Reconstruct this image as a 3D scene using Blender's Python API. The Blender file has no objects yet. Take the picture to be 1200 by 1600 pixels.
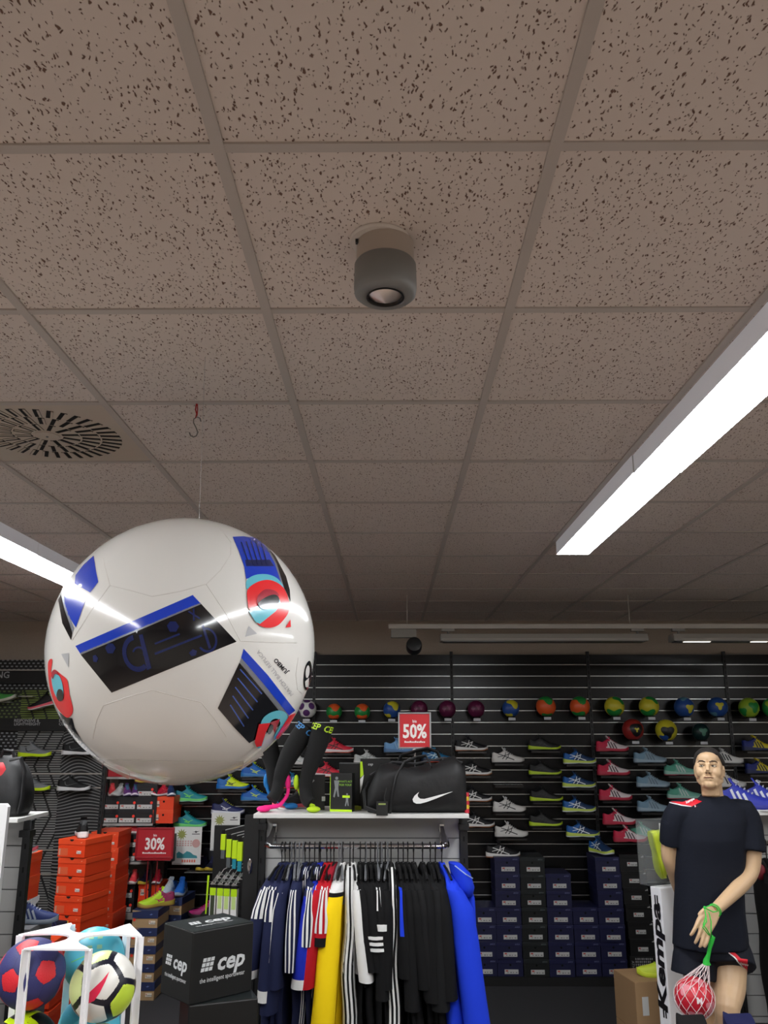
import bpy, bmesh, math, random
from mathutils import Vector, Matrix, Euler
from mathutils.geometry import delaunay_2d_cdt
PI = math.pi
R = math.radians
rnd = random.Random(7)
scene = bpy.context.scene
COL = scene.collection

# ------------------------------------------------------------------ camera
CAM = Vector((0, 0, 2.05)); F = 1310.0; TH = R(14.67); PSI = R(0.424)
cd = bpy.data.cameras.new('camera'); cam = bpy.data.objects.new('camera', cd); COL.objects.link(cam)
cd.sensor_fit = 'VERTICAL'; cd.sensor_height = 36.0; cd.lens = F / 1600 * 36.0; cd.clip_start = .05
cam.location = CAM
cam.rotation_euler = (PI / 2 + TH, 0, PSI)
scene.camera = cam
CM = Euler((PI / 2 + TH, 0, PSI)).to_matrix()
# ------------------------------------------------------------------ world and exposure
w = bpy.data.worlds.new('world'); scene.world = w; w.use_nodes = True
bg = w.node_tree.nodes['Background']; bg.inputs[0].default_value = (1.0, .97, .93, 1); bg.inputs[1].default_value = .12
scene.view_settings.view_transform = 'Standard'; scene.view_settings.look = 'None'
scene.view_settings.gamma = 1; scene.view_settings.use_curve_mapping = False
scene.view_settings.exposure = 0.0
LAMP = 37.0          # emission of the fluorescent diffusers
scene.cycles.max_bounces = 7
scene.cycles.use_denoising = True

def ray(px, py):
    return CM @ Vector(((px - 600) / F, (800 - py) / F, -1.0))
def P(px, py, Y):                       # point seen at a pixel, at depth Y
    d = ray(px, py); return CAM + d * (Y / d.y)
def PZ(px, py, z):                      # point seen at a pixel, at height z
    d = ray(px, py); return CAM + d * ((z - CAM.z) / d.z)

# ------------------------------------------------------------------ materials
def lin(c):
    return tuple((v / 255 / 12.92) if v / 255 <= .04045 else ((v / 255 + .055) / 1.055) ** 2.4 for v in c)
MC = {}
def mat(c, rough=.5, metal=0., spec=.5, emit=0., alpha=1., trans=0., coat=0., bump=0., bscale=200., var=0.):
    if max(c) < 62: c = tuple(v * .72 for v in c)
    k = (tuple(c), rough, metal, spec, emit, alpha, trans, coat, bump, bscale, var)
    if k in MC: return MC[k]
    m = bpy.data.materials.new('m_%d_%d_%d' % tuple(int(v) for v in c)); m.use_nodes = True
    nt = m.node_tree; b = nt.nodes['Principled BSDF']
    L = lin(c)
    b.inputs['Base Color'].default_value = (*L, 1); b.inputs['Roughness'].default_value = rough
    b.inputs['Metallic'].default_value = metal; b.inputs['Specular IOR Level'].default_value = spec
    b.inputs['Alpha'].default_value = alpha; b.inputs['Transmission Weight'].default_value = trans
    b.inputs['Coat Weight'].default_value = coat; b.inputs['Coat Roughness'].default_value = .08
    if emit: b.inputs['Emission Color'].default_value = (*L, 1); b.inputs['Emission Strength'].default_value = emit
    if bump or var:
        tc = nt.nodes.new('ShaderNodeTexCoord'); n = nt.nodes.new('ShaderNodeTexNoise'); n.inputs['Scale'].default_value = bscale
        n.inputs['Detail'].default_value = 3
        nt.links.new(tc.outputs['Object'], n.inputs['Vector'])
        if bump:
            bp = nt.nodes.new('ShaderNodeBump'); bp.inputs['Strength'].default_value = bump; bp.inputs['Distance'].default_value = .004
            nt.links.new(n.outputs[0], bp.inputs['Height']); nt.links.new(bp.outputs[0], b.inputs['Normal'])
        if var:
            r = nt.nodes.new('ShaderNodeValToRGB')
            r.color_ramp.elements[0].color = (*[v * (1 - var) for v in L], 1); r.color_ramp.elements[1].color = (*[min(1, v * (1 + var)) for v in L], 1)
            r.color_ramp.elements[0].position = .35; r.color_ramp.elements[1].position = .65
            nt.links.new(n.outputs[0], r.inputs[0]); nt.links.new(r.outputs[0], b.inputs['Base Color'])
    MC[k] = m; return m

WHITE = mat((235, 235, 232), .45); OFFW = mat((205, 205, 200), .5); BLACK = mat((16, 16, 17), .45); DARK = mat((34, 35, 37), .4)
CHROME = mat((200, 200, 205), .12, 1.); GREYM = mat((105, 107, 110), .45, .2)
RUB = mat((22, 22, 22), .7); SKIN = mat((205, 172, 135), .42, bump=.05, bscale=60)
RED = mat((205, 22, 34), .4); LIME = mat((190, 235, 20), .5)

# ------------------------------------------------------------------ mesh builder
class G:
    def __init__(s): s.v = []; s.f = []; s.m = []
    def add(s, vs, fs, m=0, T=None):
        o = len(s.v)
        for p in vs:
            p = Vector(p); s.v.append(T @ p if T else p)
        for f in fs: s.f.append([i + o for i in f]); s.m.append(m)
        return s
    def box(s, a, b, m=0, T=None):
        x0, y0, z0 = a; x1, y1, z1 = b
        vs = [(x, y, z) for x in (x0, x1) for y in (y0, y1) for z in (z0, z1)]
        return s.add(vs, [(0, 1, 3, 2), (4, 6, 7, 5), (0, 4, 5, 1), (2, 3, 7, 6), (0, 2, 6, 4), (1, 5, 7, 3)], m, T)
    def cbox(s, c, d, m=0, T=None):
        return s.box([c[i] - d[i] / 2 for i in range(3)], [c[i] + d[i] / 2 for i in range(3)], m, T)
    def rings(s, rs, m=0, caps=True, T=None, ms=None, cc=None):
        n = len(rs[0]); vs = [p for r in rs for p in r]; o = len(s.v)
        s.add(vs, [], 0, T)
        for i in range(len(rs) - 1):
            for j in range(n):
                k = (j + 1) % n
                s.f.append([o + i * n + j, o + i * n + k, o + (i + 1) * n + k, o + (i + 1) * n + j])
                s.m.append(ms(i, j) if ms else m)
        if caps:
            s.f.append([o + j for j in reversed(range(n))]); s.m.append(ms(0, 0) if ms else m)
            s.f.append([o + (len(rs) - 1) * n + j for j in range(n)]); s.m.append(ms(len(rs) - 2, 0) if ms else m)
        return s
    def tube(s, pts, r, n=8, m=0, caps=True, T=None, flat=1.0):
        pts = [Vector(p) for p in pts]; rs = []
        up = None
        for i, p in enumerate(pts):
            t = (pts[min(i + 1, len(pts) - 1)] - pts[max(i - 1, 0)]).normalized()
            if up is None: up = t.orthogonal().normalized()
            up = (up - t * up.dot(t)).normalized(); sd = t.cross(up)
            rr = r[i] if isinstance(r, (list, tuple)) else r
            rs.append([p + up * math.cos(2 * PI * k / n) * rr + sd * math.sin(2 * PI * k / n) * rr * flat for k in range(n)])
        return s.rings(rs, m, caps, T)
    def lathe(s, prof, n=24, m=0, T=None, ms=None, caps=True):
        return s.rings([[(r * math.cos(2 * PI * k / n), r * math.sin(2 * PI * k / n), z) for k in range(n)] for r, z in prof], m, caps, T, ms)
    def ell(s, c, r, n=12, m=0, T=None):
        c = Vector(c); rs = []
        h = max(5, n // 2 + 1)
        for i in range(h):
            a = -PI / 2 + PI * (i + .02) / (h - 1 + .04)
            rs.append([c + Vector((math.cos(a) * math.cos(2 * PI * k / n) * r[0], math.cos(a) * math.sin(2 * PI * k / n) * r[1], math.sin(a) * r[2])) for k in range(n)])
        return s.rings(rs, m, True, T)
    def prism(s, pts, th, m=0, T=None):           # pts in XZ plane, extruded along +Y from 0 to th
        n = len(pts)
        vs = [(x, 0, z) for x, z in pts] + [(x, th, z) for x, z in pts]
        fs = [list(range(n)), list(reversed(range(n, 2 * n)))] + [[i, n + i, n + (i + 1) % n, (i + 1) % n] for i in range(n)]
        return s.add(vs, fs, m, T)
    def mesh(s, name, mats, ang=35):
        me = bpy.data.meshes.new(name)
        me.from_pydata([tuple(v) for v in s.v], [], s.f)
        if not isinstance(mats, (list, tuple)): mats = [mats]
        for m in mats: me.materials.append(m)
        me.polygons.foreach_set('material_index', s.m)
        bm = bmesh.new(); bm.from_mesh(me); bmesh.ops.recalc_face_normals(bm, faces=bm.faces[:]); bm.to_mesh(me); bm.free()
        if ang:
            me.polygons.foreach_set('use_smooth', [True] * len(me.polygons)); me.set_sharp_from_angle(angle=R(ang))
        me.update(); return me
    def build(s, name, mats, parent=None, ang=35, bevel=0, label=None, T=None):
        o = bpy.data.objects.new(name, s.mesh(name, mats, ang)); COL.objects.link(o)
        if parent: o.parent = parent
        if T: o.matrix_local = T
        if bevel:
            b = o.modifiers.new('b', 'BEVEL'); b.width = bevel; b.segments = 2; b.limit_method = 'ANGLE'
        if label: o['label'] = label
        return o

def thing(name, label, cat, loc=(0, 0, 0), rz=0, group=None, rot=None):
    o = bpy.data.objects.new(name, None); COL.objects.link(o); o.empty_display_size = .05
    o.location = loc; o.rotation_euler = rot if rot else (0, 0, rz)
    o['label'] = label; o['category'] = cat
    if group: o['group'] = group
    return o
def tag(o, label, cat, group=None):
    o['label'] = label; o['category'] = cat
    if group: o['group'] = group
    return o
def struct(o): o['kind'] = 'structure'; return o
def copy_tree(o, parent=None):
    c = o.copy(); COL.objects.link(c)
    if parent: c.parent = parent
    for ch in o.children: copy_tree(ch, c)
    return c
def TR(x, y, z, rx=0, ry=0, rz=0, s=1):
    return Matrix.Translation((x, y, z)) @ Euler((rx, ry, rz)).to_matrix().to_4x4() @ Matrix.Scale(s, 4)
TXT = {}
def text(g, s, size, T, m=0, bold=0., shear=0., ext=.0008, align='CENTER', sx=1.0, warp=None, space=1.0):
    """lettering as thin solid geometry, reading in the local XZ plane facing -Y"""
    k = (s, bold, shear, align, space)
    if k not in TXT:
        c = bpy.data.curves.new('t', 'FONT'); c.body = s; c.size = 1; c.offset = bold; c.shear = shear; c.align_x = align; c.align_y = 'CENTER'
        c.resolution_u = 2; c.space_character = space
        o = bpy.data.objects.new('t', c); COL.objects.link(o); bpy.context.view_layer.update()
        me = o.evaluated_get(bpy.context.evaluated_depsgraph_get()).to_mesh()
        TXT[k] = ([v.co.copy() for v in me.vertices], [list(p.vertices) for p in me.polygons])
        bpy.data.objects.remove(o); bpy.data.curves.remove(c)
    vs, fs = TXT[k]
    if warp: g.add([warp(v.x * size * sx, v.y * size) for v in vs], fs, m)
    else: g.add([(v.x * size * sx, -ext, v.y * size) for v in vs], fs, m, T)
    return g
def ordn(i): return ['first', 'second', 'third', 'fourth', 'fifth', 'sixth', 'seventh', 'eighth', 'ninth', 'tenth', 'eleventh', 'twelfth'][i]
SWOOSH = [(1, .62), (.6, .30), (.36, .13), (.2, .05), (.1, .05), (.03, .12), (.01, .25), (.06, .42), (.17, .60), (.135, .46), (.145, .36), (.2, .28), (.3, .27), (.45, .34), (.7, .47)]
# ------------------------------------------------------------------ room shell
CZ = 3.10
WY = 8.22                                       # back wall
X0, X1, Y0 = -5.6, 6.2, -3.5
def tile_material():
    m = bpy.data.materials.new('ceiling_tile'); m.use_nodes = True; nt = m.node_tree; N = nt.nodes; L = nt.links
    b = N['Principled BSDF']; b.inputs['Roughness'].default_value = .9; b.inputs['Specular IOR Level'].default_value = .15
    geo = N.new('ShaderNodeNewGeometry')
    n0 = N.new('ShaderNodeTexNoise'); n0.inputs['Scale'].default_value = 55; n0.inputs['Detail'].default_value = 2
    L.new(geo.outputs['Position'], n0.inputs['Vector'])
    mx = N.new('ShaderNodeVectorMath'); mx.operation = 'MULTIPLY_ADD'; mx.inputs[1].default_value = (.016, .012, 0)
    L.new(n0.outputs['Color'], mx.inputs[0]); L.new(geo.outputs['Position'], mx.inputs[2])
    def pits(scale, stretch, thr, soft):
        mp = N.new('ShaderNodeMapping'); mp.inputs['Scale'].default_value = stretch; mp.inputs['Location'].default_value = (scale * .1, .3, 0)
        L.new(mx.outputs[0], mp.inputs['Vector'])
        v = N.new('ShaderNodeTexVoronoi'); v.inputs['Scale'].default_value = scale; v.inputs['Randomness'].default_value = 1
        L.new(mp.outputs[0], v.inputs['Vector'])
        r = N.new('ShaderNodeValToRGB'); r.color_ramp.elements[0].position = thr; r.color_ramp.elements[1].position = thr + soft
        r.color_ramp.elements[0].color = (0, 0, 0, 1); r.color_ramp.elements[1].color = (1, 1, 1, 1)
        L.new(v.outputs['Distance'], r.inputs[0]); return r.outputs[0]
    a = pits(98, (1, .36, 1), .125, .07); c = pits(130, (1, .6, 1), .135, .08); e_ = pits(80, (1, .34, 1), .12, .07)
    mul = N.new('ShaderNodeMath'); mul.operation = 'MULTIPLY'; L.new(a, mul.inputs[0])
    mu2 = N.new('ShaderNodeMath'); mu2.operation = 'MULTIPLY'; L.new(c, mu2.inputs[0]); L.new(e_, mu2.inputs[1]); L.new(mu2.outputs[0], mul.inputs[1])
    ramp = N.new('ShaderNodeMix'); ramp.data_type = 'RGBA'
    ramp.inputs[6].default_value = (*lin((112, 88, 76)), 1); ramp.inputs[7].default_value = (*lin((214, 203, 194)), 1)
    L.new(mul.outputs[0], ramp.inputs[0]); L.new(ramp.outputs[2], b.inputs['Base Color'])
    bp = N.new('ShaderNodeBump'); bp.inputs['Strength'].default_value = .6; bp.inputs['Distance'].default_value = .003
    L.new(mul.outputs[0], bp.inputs['Height']); L.new(bp.outputs[0], b.inputs['Normal'])
    return m
TILE = tile_material()
GRID = mat((184, 176, 168), .6)
GX = [-.317 + .6245 * k for k in range(-8, 10)]
GY = [1.331 + .6235 * k for k in range(-7, 12)]
ceil = struct(G().box((X0, Y0, CZ + .03), (X1, WY, CZ + .12)).build('ceiling', mat((120, 115, 110), .9)))
pl = G().box((.004, .004, 0), (.6205, .6195, .015))
tme = pl.mesh('ceiling_tile', TILE, 0)
VENT = (-.317 - 2 * .6245, 3)                   # column x and row index of the air diffuser
nvis = 0
for i, gx in enumerate(GX[:-1]):
    for j, gy in enumerate(GY[:-1] + [GY[-1]]):
        if gy < .3: continue                    # tiles from just above the camera onward are single pieces
        if abs(gx - VENT[0]) < .05 and abs(gy - (1.331 + .6235 * 2)) < .05: continue
        vis = abs(gx + .3) < .62 * gy + 1.1
        if not vis: continue
        o = bpy.data.objects.new('ceiling_tile', tme); COL.objects.link(o); o.parent = ceil
        o.location = (gx, gy, CZ + (rnd.random() - .5) * .0015)
        if gy + .6 > WY: o.scale.y = (WY - .005 - gy) / .6195
g = G()
for i, gx in enumerate(GX[:-1]):
    for gy in GY[:-1] + [GY[-1]]:
        if gy >= .3 and abs(gx + .3) < .62 * gy + 1.1: continue
        g.box((gx + .004, gy + .004, CZ), (gx + .6205, min(gy + .6195, WY - .01), CZ + .015))
o = g.build('tile_field', TILE, ceil, 0); o['kind'] = 'stuff'
for gx in GX: G().box((gx - .012, Y0, CZ - .006), (gx + .012, WY - .001, CZ + .02)).build('main_runner', GRID, ceil, 0)
for gy in GY:
    G().box((X0 + .1, gy - .012, CZ - .0045), (X1 - .1, gy + .012, CZ + .018)).build('cross_tee', GRID, ceil, 0)

def wallmat(c): return mat(c, .85, spec=.2, bump=.08, bscale=90, var=.03)
CARP = mat((66, 66, 68), .95, spec=.1, bump=.6, bscale=900, var=.25)
struct(G().box((X0, 2.3, -.1), (X1, WY + .1, 0)).build('floor', CARP))
struct(G().box((X0, Y0, -.1), (X1, 2.3, -.0005)).build('floor_bounce', mat((150, 134, 122), .5, bump=.05, bscale=20, var=.04)))  # unseen paler warm floor, added to bounce light up to the near ceiling
wb = struct(G().box((X0, WY, 0), (X1, WY + .12, CZ + .03)).build('wall_back', wallmat((176, 164, 150))))
struct(G().box((X0 - .1, Y0, 0), (X0, WY + .12, CZ + .03)).build('wall_left', wallmat((190, 182, 170))))
struct(G().box((X1, Y0, 0), (X1 + .1, WY + .12, CZ + .03)).build('wall_right', wallmat((190, 182, 170))))
struct(G().box((X0, Y0 - .1, 0), (X1, Y0, CZ + .03)).build('wall_front', wallmat((190, 182, 170))))

# ------------------------------------------------------------------ slat wall
SY = 8.17                                       # face of the slats
ztop = P(800, 1023, SY).z
PITCH = .1075
def postx(px): return P(px, 1030, SY).x
PX = [postx(279), postx(492), postx(705), postx(918), postx(1131), postx(1344), postx(1560)]
xm0 = postx(-20); xm1 = P(163, 1300, SY).x
SLAT = mat((10, 10, 12), .27, spec=.34, bump=.02, bscale=30)
ALU = mat((205, 205, 202), .28, .9)
zg0 = P(800, 1038.7, SY).z
grooves = [zg0 - PITCH * k for k in range(40) if zg0 - PITCH * k > .15]
for b in range(len(PX) - 1):
    xa, xb = PX[b] + .012, min(PX[b + 1] - .012, X1 - .01)
    G().box((xa, SY + .012, 0.1), (xb, WY, ztop - .002)).build('slat_backing', BLACK, wb, 0)
    gme = None
    zs = [ztop] + grooves
    for k, z in enumerate(zs[:-1]):
        zt = z - (.004 if k else 0); zb = zs[k + 1] + .005
        G().box((xa, SY, zb), (xb, SY + .012, zt)).build('slat', SLAT, wb, 0)
        G().box((xa, SY - .001, zb - .0075), (xb, SY + .011, zb - .001)).build('groove_rail', ALU, wb, 0)
# perforated uprights between the bays
slotme = None
def upright(x, zt=None, z0=.02, y=SY - .012, name='upright', parent=None, wd=.028, step=.05):
    zt = zt or ztop + .03
    p = G().box((x - wd / 2, y, z0), (x + wd / 2, y + .03, zt)).build(name, DARK, parent or wb, 0)
    g = G(); z = zt - .05
    while z > max(z0, .1):
        g.box((x - .004, y - .001, z - .013), (x + .004, y + .004, z + .013)); z -= step
    g.build('slot_row', mat((4, 4, 4), .9), p if not parent or parent is wb else parent, 0)['kind'] = 'stuff'
    return p
for x in PX[:-1]: upright(x)
upright(P(163, 1190, 7.3).x, P(163, 1030, 7.3).z, .02, 7.3, wd=.026)
upright(xm1 - .01)

# ------------------------------------------------------------------ printed pattern wall at the left
def pattern_mat(kind, line, ground):
    m = bpy.data.materials.new('print_' + kind); m.use_nodes = True; nt = m.node_tree; N = nt.nodes; L = nt.links
    b = N['Principled BSDF']; b.inputs['Roughness'].default_value = .5
    tc = N.new('ShaderNodeTexCoord'); sp = N.new('ShaderNodeSeparateXYZ'); L.new(tc.outputs['Object'], sp.inputs[0])
    def mt(op, a, c=None, d=None):
        n = N.new('ShaderNodeMath'); n.operation = op
        for i, q in enumerate((a, c, d)):
            if q is None: continue
            if isinstance(q, (int, float)): n.inputs[i].default_value = q
            else: L.new(q, n.inputs[i])
        return n.outputs[0]
    x, z = sp.outputs[0], sp.outputs[2]
    if kind == 'wave':
        zz = mt('ADD', z, mt('MULTIPLY', mt('SINE', mt('ADD', mt('MULTIPLY', x, 8.5), mt('MULTIPLY', z, 2.4))), mt('ADD', .05, mt('MULTIPLY', .035, mt('SINE', mt('MULTIPLY', z, 4))))))
        f = mt('LESS_THAN', mt('FRACT', mt('MULTIPLY', zz, 38)), .34)
    elif kind == 'dots':
        f1 = mt('LESS_THAN', mt('FRACT', mt('MULTIPLY', z, 34)), .42)
        f2 = mt('LESS_THAN', mt('FRACT', mt('ADD', mt('MULTIPLY', x, 22), mt('MULTIPLY', mt('FLOOR', mt('MULTIPLY', z, 34)), .5))), .5)
        f = mt('MULTIPLY', f1, f2)
    else:
        f1 = mt('LESS_THAN', mt('FRACT', mt('MULTIPLY', z, 48)), .52)
        zig = mt('ABSOLUTE', mt('SUBTRACT', mt('FRACT', mt('MULTIPLY', z, 1.15)), .5))
        f2 = mt('GREATER_THAN', mt('FRACT', mt('ADD', mt('MULTIPLY', x, 8), mt('MULTIPLY', zig, 3.2))), .16)
        f = mt('MULTIPLY', f1, f2)
    mx = N.new('ShaderNodeMix'); mx.data_type = 'RGBA'; L.new(f, mx.inputs[0])
    mx.inputs[6].default_value = (*lin(ground), 1); mx.inputs[7].default_value = (*lin(line), 1)
    L.new(mx.outputs[2], b.inputs['Base Color']); return m
yl = 8.12
zt2 = P(40, 1031, yl).z
xs = [X0 + .01, P(22, 1200, yl).x, P(90, 1250, yl).x, P(160, 1300, yl).x - .012]
zmid1, zmid2 = P(40, 1078, yl).z, P(40, 1124, yl).z
def panel(xa, xb, za, zb, m): G().box((xa, yl, za), (xb, WY, zb)).build('print_panel', m, wb, 0)
dts = pattern_mat('dots', (150, 152, 155), (24, 24, 26)); hat = pattern_mat('hatch', (140, 140, 138), (20, 20, 21)); wav = pattern_mat('wave', (128, 128, 128), (20, 20, 22))
dg = pattern_mat('dots', (105, 120, 70), (38, 42, 34)); hg = pattern_mat('hatch', (120, 138, 62), (36, 40, 26)); wg = pattern_mat('hatch', (128, 150, 62), (34, 38, 22))
for k, (ma, mg) in enumerate(((dts, dg), (hat, hg), (wav, wg))):
    panel(xs[k], xs[k + 1], zmid1, zt2, dts if k < 2 else hat)
    panel(xs[k], xs[k + 1], zmid2, zmid1, mg)
    panel(xs[k], xs[k + 1], .1, zmid2, ma)
for i, (xp, yp, xq) in enumerate([(0, 1209, 163), (0, 1231, 160), (40, 1328, 160), (60, 1366, 160), (0, 1173, 170), (0, 1047, 140)]):
    a = P(xp, yp, yl - .01); q = P(xq, yp, yl - .01)
    G().box((a.x, yl - .012, a.z - .006), (q.x, yl + .002, a.z + .006)).build('groove_rail', ALU, wb, 0)
# the two dark header boards with lettering
for (ya, yb, words) in ((1050, 1068, [('RUNNING', 2, 1055, .066, 'R')]), (1123, 1142, [('RESPONSIVE &', 22, 1126, .030, 'L'), ('LIGHTWEIGHT', 22, 1131.5, .030, 'L'), ('S', 92, 1126, .03, 'L'), ('CU', 92, 1131.5, .03, 'L')])):
    a = P(-30, ya, yl - .05); q = P(150, yb, yl - .05)
    h = G().box((X0 + .02, yl - .05, q.z), (P(172, 1100, yl - .05).x, yl - .001, a.z)).build('header_board', mat((30, 31, 33), .5), wb, 0)
    g = G()
    for (s, px, py, sz, al) in words:
        c = P(px, py, yl - .05)
        if s == 'RUNNING': text(g, s, .085, TR(P(15.5, py, yl - .05).x, yl - .0515, c.z), 0, .012, 0, align='RIGHT')
        else: text(g, s, sz + .007, TR(c.x, yl - .0515, c.z), 0, .012, 0, align='LEFT')
    g.build('lettering', mat((170, 170, 172), .5), h, 0)

# ------------------------------------------------------------------ lamps
def fixture(x, ys, wd, label, group, zb=CZ - .078):
    t = None
    for k, (ya, yb) in enumerate(ys):
        off = .004 if k % 2 else 0
        t = thing('ceiling_light', label[k] if isinstance(label, list) else label, 'light', (x + off, ya, zb), 0, group)
        L = yb - ya; h = CZ - .006 - zb
        body = G()
        body.box((-wd / 2, 0, .0), (-wd / 2 + .0019, L, h)); body.box((wd / 2 - .0019, 0, .0), (wd / 2, L, h)); body.box((-wd / 2 + .0019, 0, .008), (wd / 2 - .0019, L, h))
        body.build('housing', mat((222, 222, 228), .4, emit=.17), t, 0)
        G().box((-wd / 2 + .002, .004, -.0015), (wd / 2 - .002, L - .004, .0075)).build('diffuser', mat((250, 252, 255), .4, emit=LAMP), t, 0)
        G().box((-wd / 2, -.003, 0), (wd / 2, .001, h - .002)).build('end_cap', mat((210, 210, 208), .4), t, 0)
        G().box((-wd / 2, L - .001, 0), (wd / 2, L + .003, h - .002)).build('end_cap', mat((210, 210, 208), .4), t, 0)
fixture(1.035, [(4.67 - 1.55, 4.67), (4.67 - 3.1, 4.67 - 1.555), (0, 1.56), (-1.56, -.005)], .18,
        ['long glowing ceiling light at the right, the far length of its row', 'glowing ceiling light running out of the right edge of the picture, nearer length', 'ceiling light above the camera in the right row', 'rearmost ceiling light in the right row behind the camera'], 'ceiling lights of the right row')
fixture(-2.13, [(4.665, 6.22), (3.1, 4.66), (1.54, 3.095), (-.02, 1.535), (-1.58, -.025)], .24,
        ['glowing ceiling light at the left whose far end is behind the giant ball', 'glowing ceiling light at the left edge, near length of two in view', 'ceiling light of the left row, just outside the left edge', 'ceiling light in the left row beside the camera', 'rearmost ceiling light in the left row behind the camera'], 'ceiling lights of the left row')
fixture(4.4, [(3.1, 4.66), (1.54, 3.095), (-.02, 1.535)], .2, ['third row ceiling light far right, far length', 'third row ceiling light far right, middle length', 'third row ceiling light far right, near length'], 'ceiling lights of the third row')

# downlight
c = PZ(602, 377, CZ); dl = thing('downlight', 'grey round surface-mounted ceiling spotlight with a metal cone reflector', 'spotlight', (c.x + .0, c.y, CZ))
a1 = mat((178, 166, 154), .5); a2 = mat((124, 124, 122), .5, bump=.02)
G().lathe([(.066, 0), (.067, -.004), (.064, -.009)], 40, T=TR(-.012, -.006, 0)).build('ceiling_rose', mat((210, 202, 194), .5), dl)
G().lathe([(.063, -.009), (.0635, -.090), (.06, -.095)], 40).build('lamp_body', a1, dl)
G().lathe([(.0635, -.056), (.0675, -.062), (.0685, -.117), (.0665, -.130), (.060, -.136), (.0405, -.137), (.038, -.135), (.038, -.08)], 48, caps=False).build('sleeve', a2, dl, 50)
G().lathe([(.0403, -.1375), (.0412, -.139), (.0375, -.139), (.0355, -.132), (.0353, -.10), (.038, -.10)], 40, caps=False).build('rim', BLACK, dl, 50)
G().lathe([(.0368, -.129), (.0368, -.132), (.001, -.152)], 40).build('reflector_cone', mat((235, 222, 210), .38, 1.), dl, 60)
G().box((-.062, -.02, -.018), (-.056, -.01, -.010), T=TR(-.003, -.006, 0)).build('screw', BLACK, dl, 0)

# air diffuser
vx, vy = VENT[0], 1.331 + .6235 * 2
vt = thing('air_vent', 'square ceiling air diffuser plate with a swirl of radial slots', 'vent', (vx + .312, vy + .3117, CZ))
VM = mat((190, 178, 162), .5); holes = mat((6, 6, 6), .9)
g = G()
# plate with real radial openings: annular sectors between the slots
G().box((-.3, -.3, -.001), (.3, .3, .012)).build('plate', VM, vt, 0)
sl = G(); bl = G(); k = 0
for rr0, rr1, n, ph in ((.055, .115, 12, 0), (.122, .185, 24, .0), (.192, .262, 36, .06)):
    for i in range(n):
        a = 2 * PI * i / n + ph
        wd = .011
        T = Matrix.Rotation(a, 4, 'Z')
        sl.box((rr0, -wd, -.0022), (rr1, wd, -.0005), 0, T)
        s = G().box((rr0 + .001, -wd + .003, -.009), (rr1 - .001, -wd + .0055, -.0008), 0, T @ Matrix.Translation((0, 0, 0)) @ Matrix.Rotation(0, 4, 'X'))
        bl.box((rr0 + .002, wd * .25, -.0042), (rr1 - .002, wd * .95, -.0024), 0, T)
sl.build('slot_row', holes, vt, 0)['kind'] = 'stuff'
o = bl.build('blade', VM, vt, 0); o['kind'] = 'stuff'
G().lathe([(.045, -.0025), (.043, -.006), (.004, -.006)], 24).build('hub', VM, vt)
G().lathe([(.005, -.006), (.004, -.009)], 10).build('screw', GREYM, vt)

# hook on a red cord
c = PZ(307, 631, CZ - .006)
hk = thing('ceiling_hook', 'bent wire S-hook hanging on a short red cord from the ceiling grid', 'hook', (c.x, c.y, CZ - .006))
G().tube([(0, 0, 0), (-.002, 0, -.02), (.003, 0, -.036), (0, 0, -.05)], .0025, 6).build('cord', mat((160, 30, 30), .8), hk)
G().tube([(.003, 0, -.001), (.005, 0, -.02), (.004, 0, -.042)], .002, 6).build('cord', mat((160, 30, 30), .8), hk)
pts = [(.018, 0, -.062), (.014, 0, -.05), (.004, 0, -.046), (-.006, 0, -.054), (-.006, 0, -.066), (.004, 0, -.085), (.01, 0, -.10), (.006, 0, -.112), (-.004, 0, -.116), (-.014, 0, -.11), (-.017, 0, -.10)]
G().tube(pts, .0021, 6).build('wire', mat((120, 116, 112), .4, .3), hk)

# track lighting before the back wall
TY = 6.6
za = P(800, 979, TY).z
tr = thing('light_track', 'long pale lighting track hung on thin wires before the back wall', 'track', (P(607, 979, TY).x, TY, za))
Lr = 5.2
G().box((0, -.02, -.018), (Lr, .02, .018)).build('rail', mat((178, 172, 162), .5), tr, 0)
for px in (636, 983, 1330):
    x = P(px, 960, TY).x - tr.location.x
    G().tube([(x, 0, .018), (x, 0, CZ - za - .006)], .003, 6).build('suspension_wire', mat((190, 185, 175), .5), tr)
def linear(px0, px1, label, lit):
    a = P(px0, 991, TY); q = P(px1, 991, TY); Lx = q.x - a.x
    t = thing('track_light', label, 'light', (a.x, TY - .0, za - .018), 0)
    for x in (.06, Lx - .06):
        G().box((x - .05, -.015, -.02), (x + .05, .015, 0)).build('adapter', mat((140, 136, 128), .5), t, 0)
        G().tube([(x, 0, -.018), (x, 0, -.05)], .01, 8).build('joint', mat((120, 116, 110), .5), t)
    g = G().rings([[(x, y, z) for y, z in ((-.06, -.045), (.05, -.045), (.075, -.075), (.07, -.10), (-.075, -.10), (-.08, -.08))] for x in (0, Lx)])
    g.build('housing', mat((150, 146, 138), .5), t, 20)
    G().box((.02, -.06, -.106), (Lx - .02, .055, -.1002)).build('reflector', mat((70, 68, 64), .35), t, 0)
    if lit:
        for (xa, xb) in ((.08, .28), (.6, .72)):
            G().box((xa, -.066, -.109), (xb, -.03, -.1062)).build('lit_tube', mat((255, 246, 225), .4, emit=3.), t, 0)
linear(688, 1008, 'switched-off linear track light under the track, left of two', False)
linear(1048, 1330, 'linear track light at the right end of the track with slivers of light', True)
c = P(647, 1009, TY); ts = thing('track_spotlight', 'small black round spotlight hanging under the left end of the track', 'spotlight', (c.x, TY, za - .018))
G().box((-.18, -.03, -.07), (.02, .03, -.002)).build('driver_box', mat((130, 126, 118), .5), ts, 0, .004)
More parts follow.
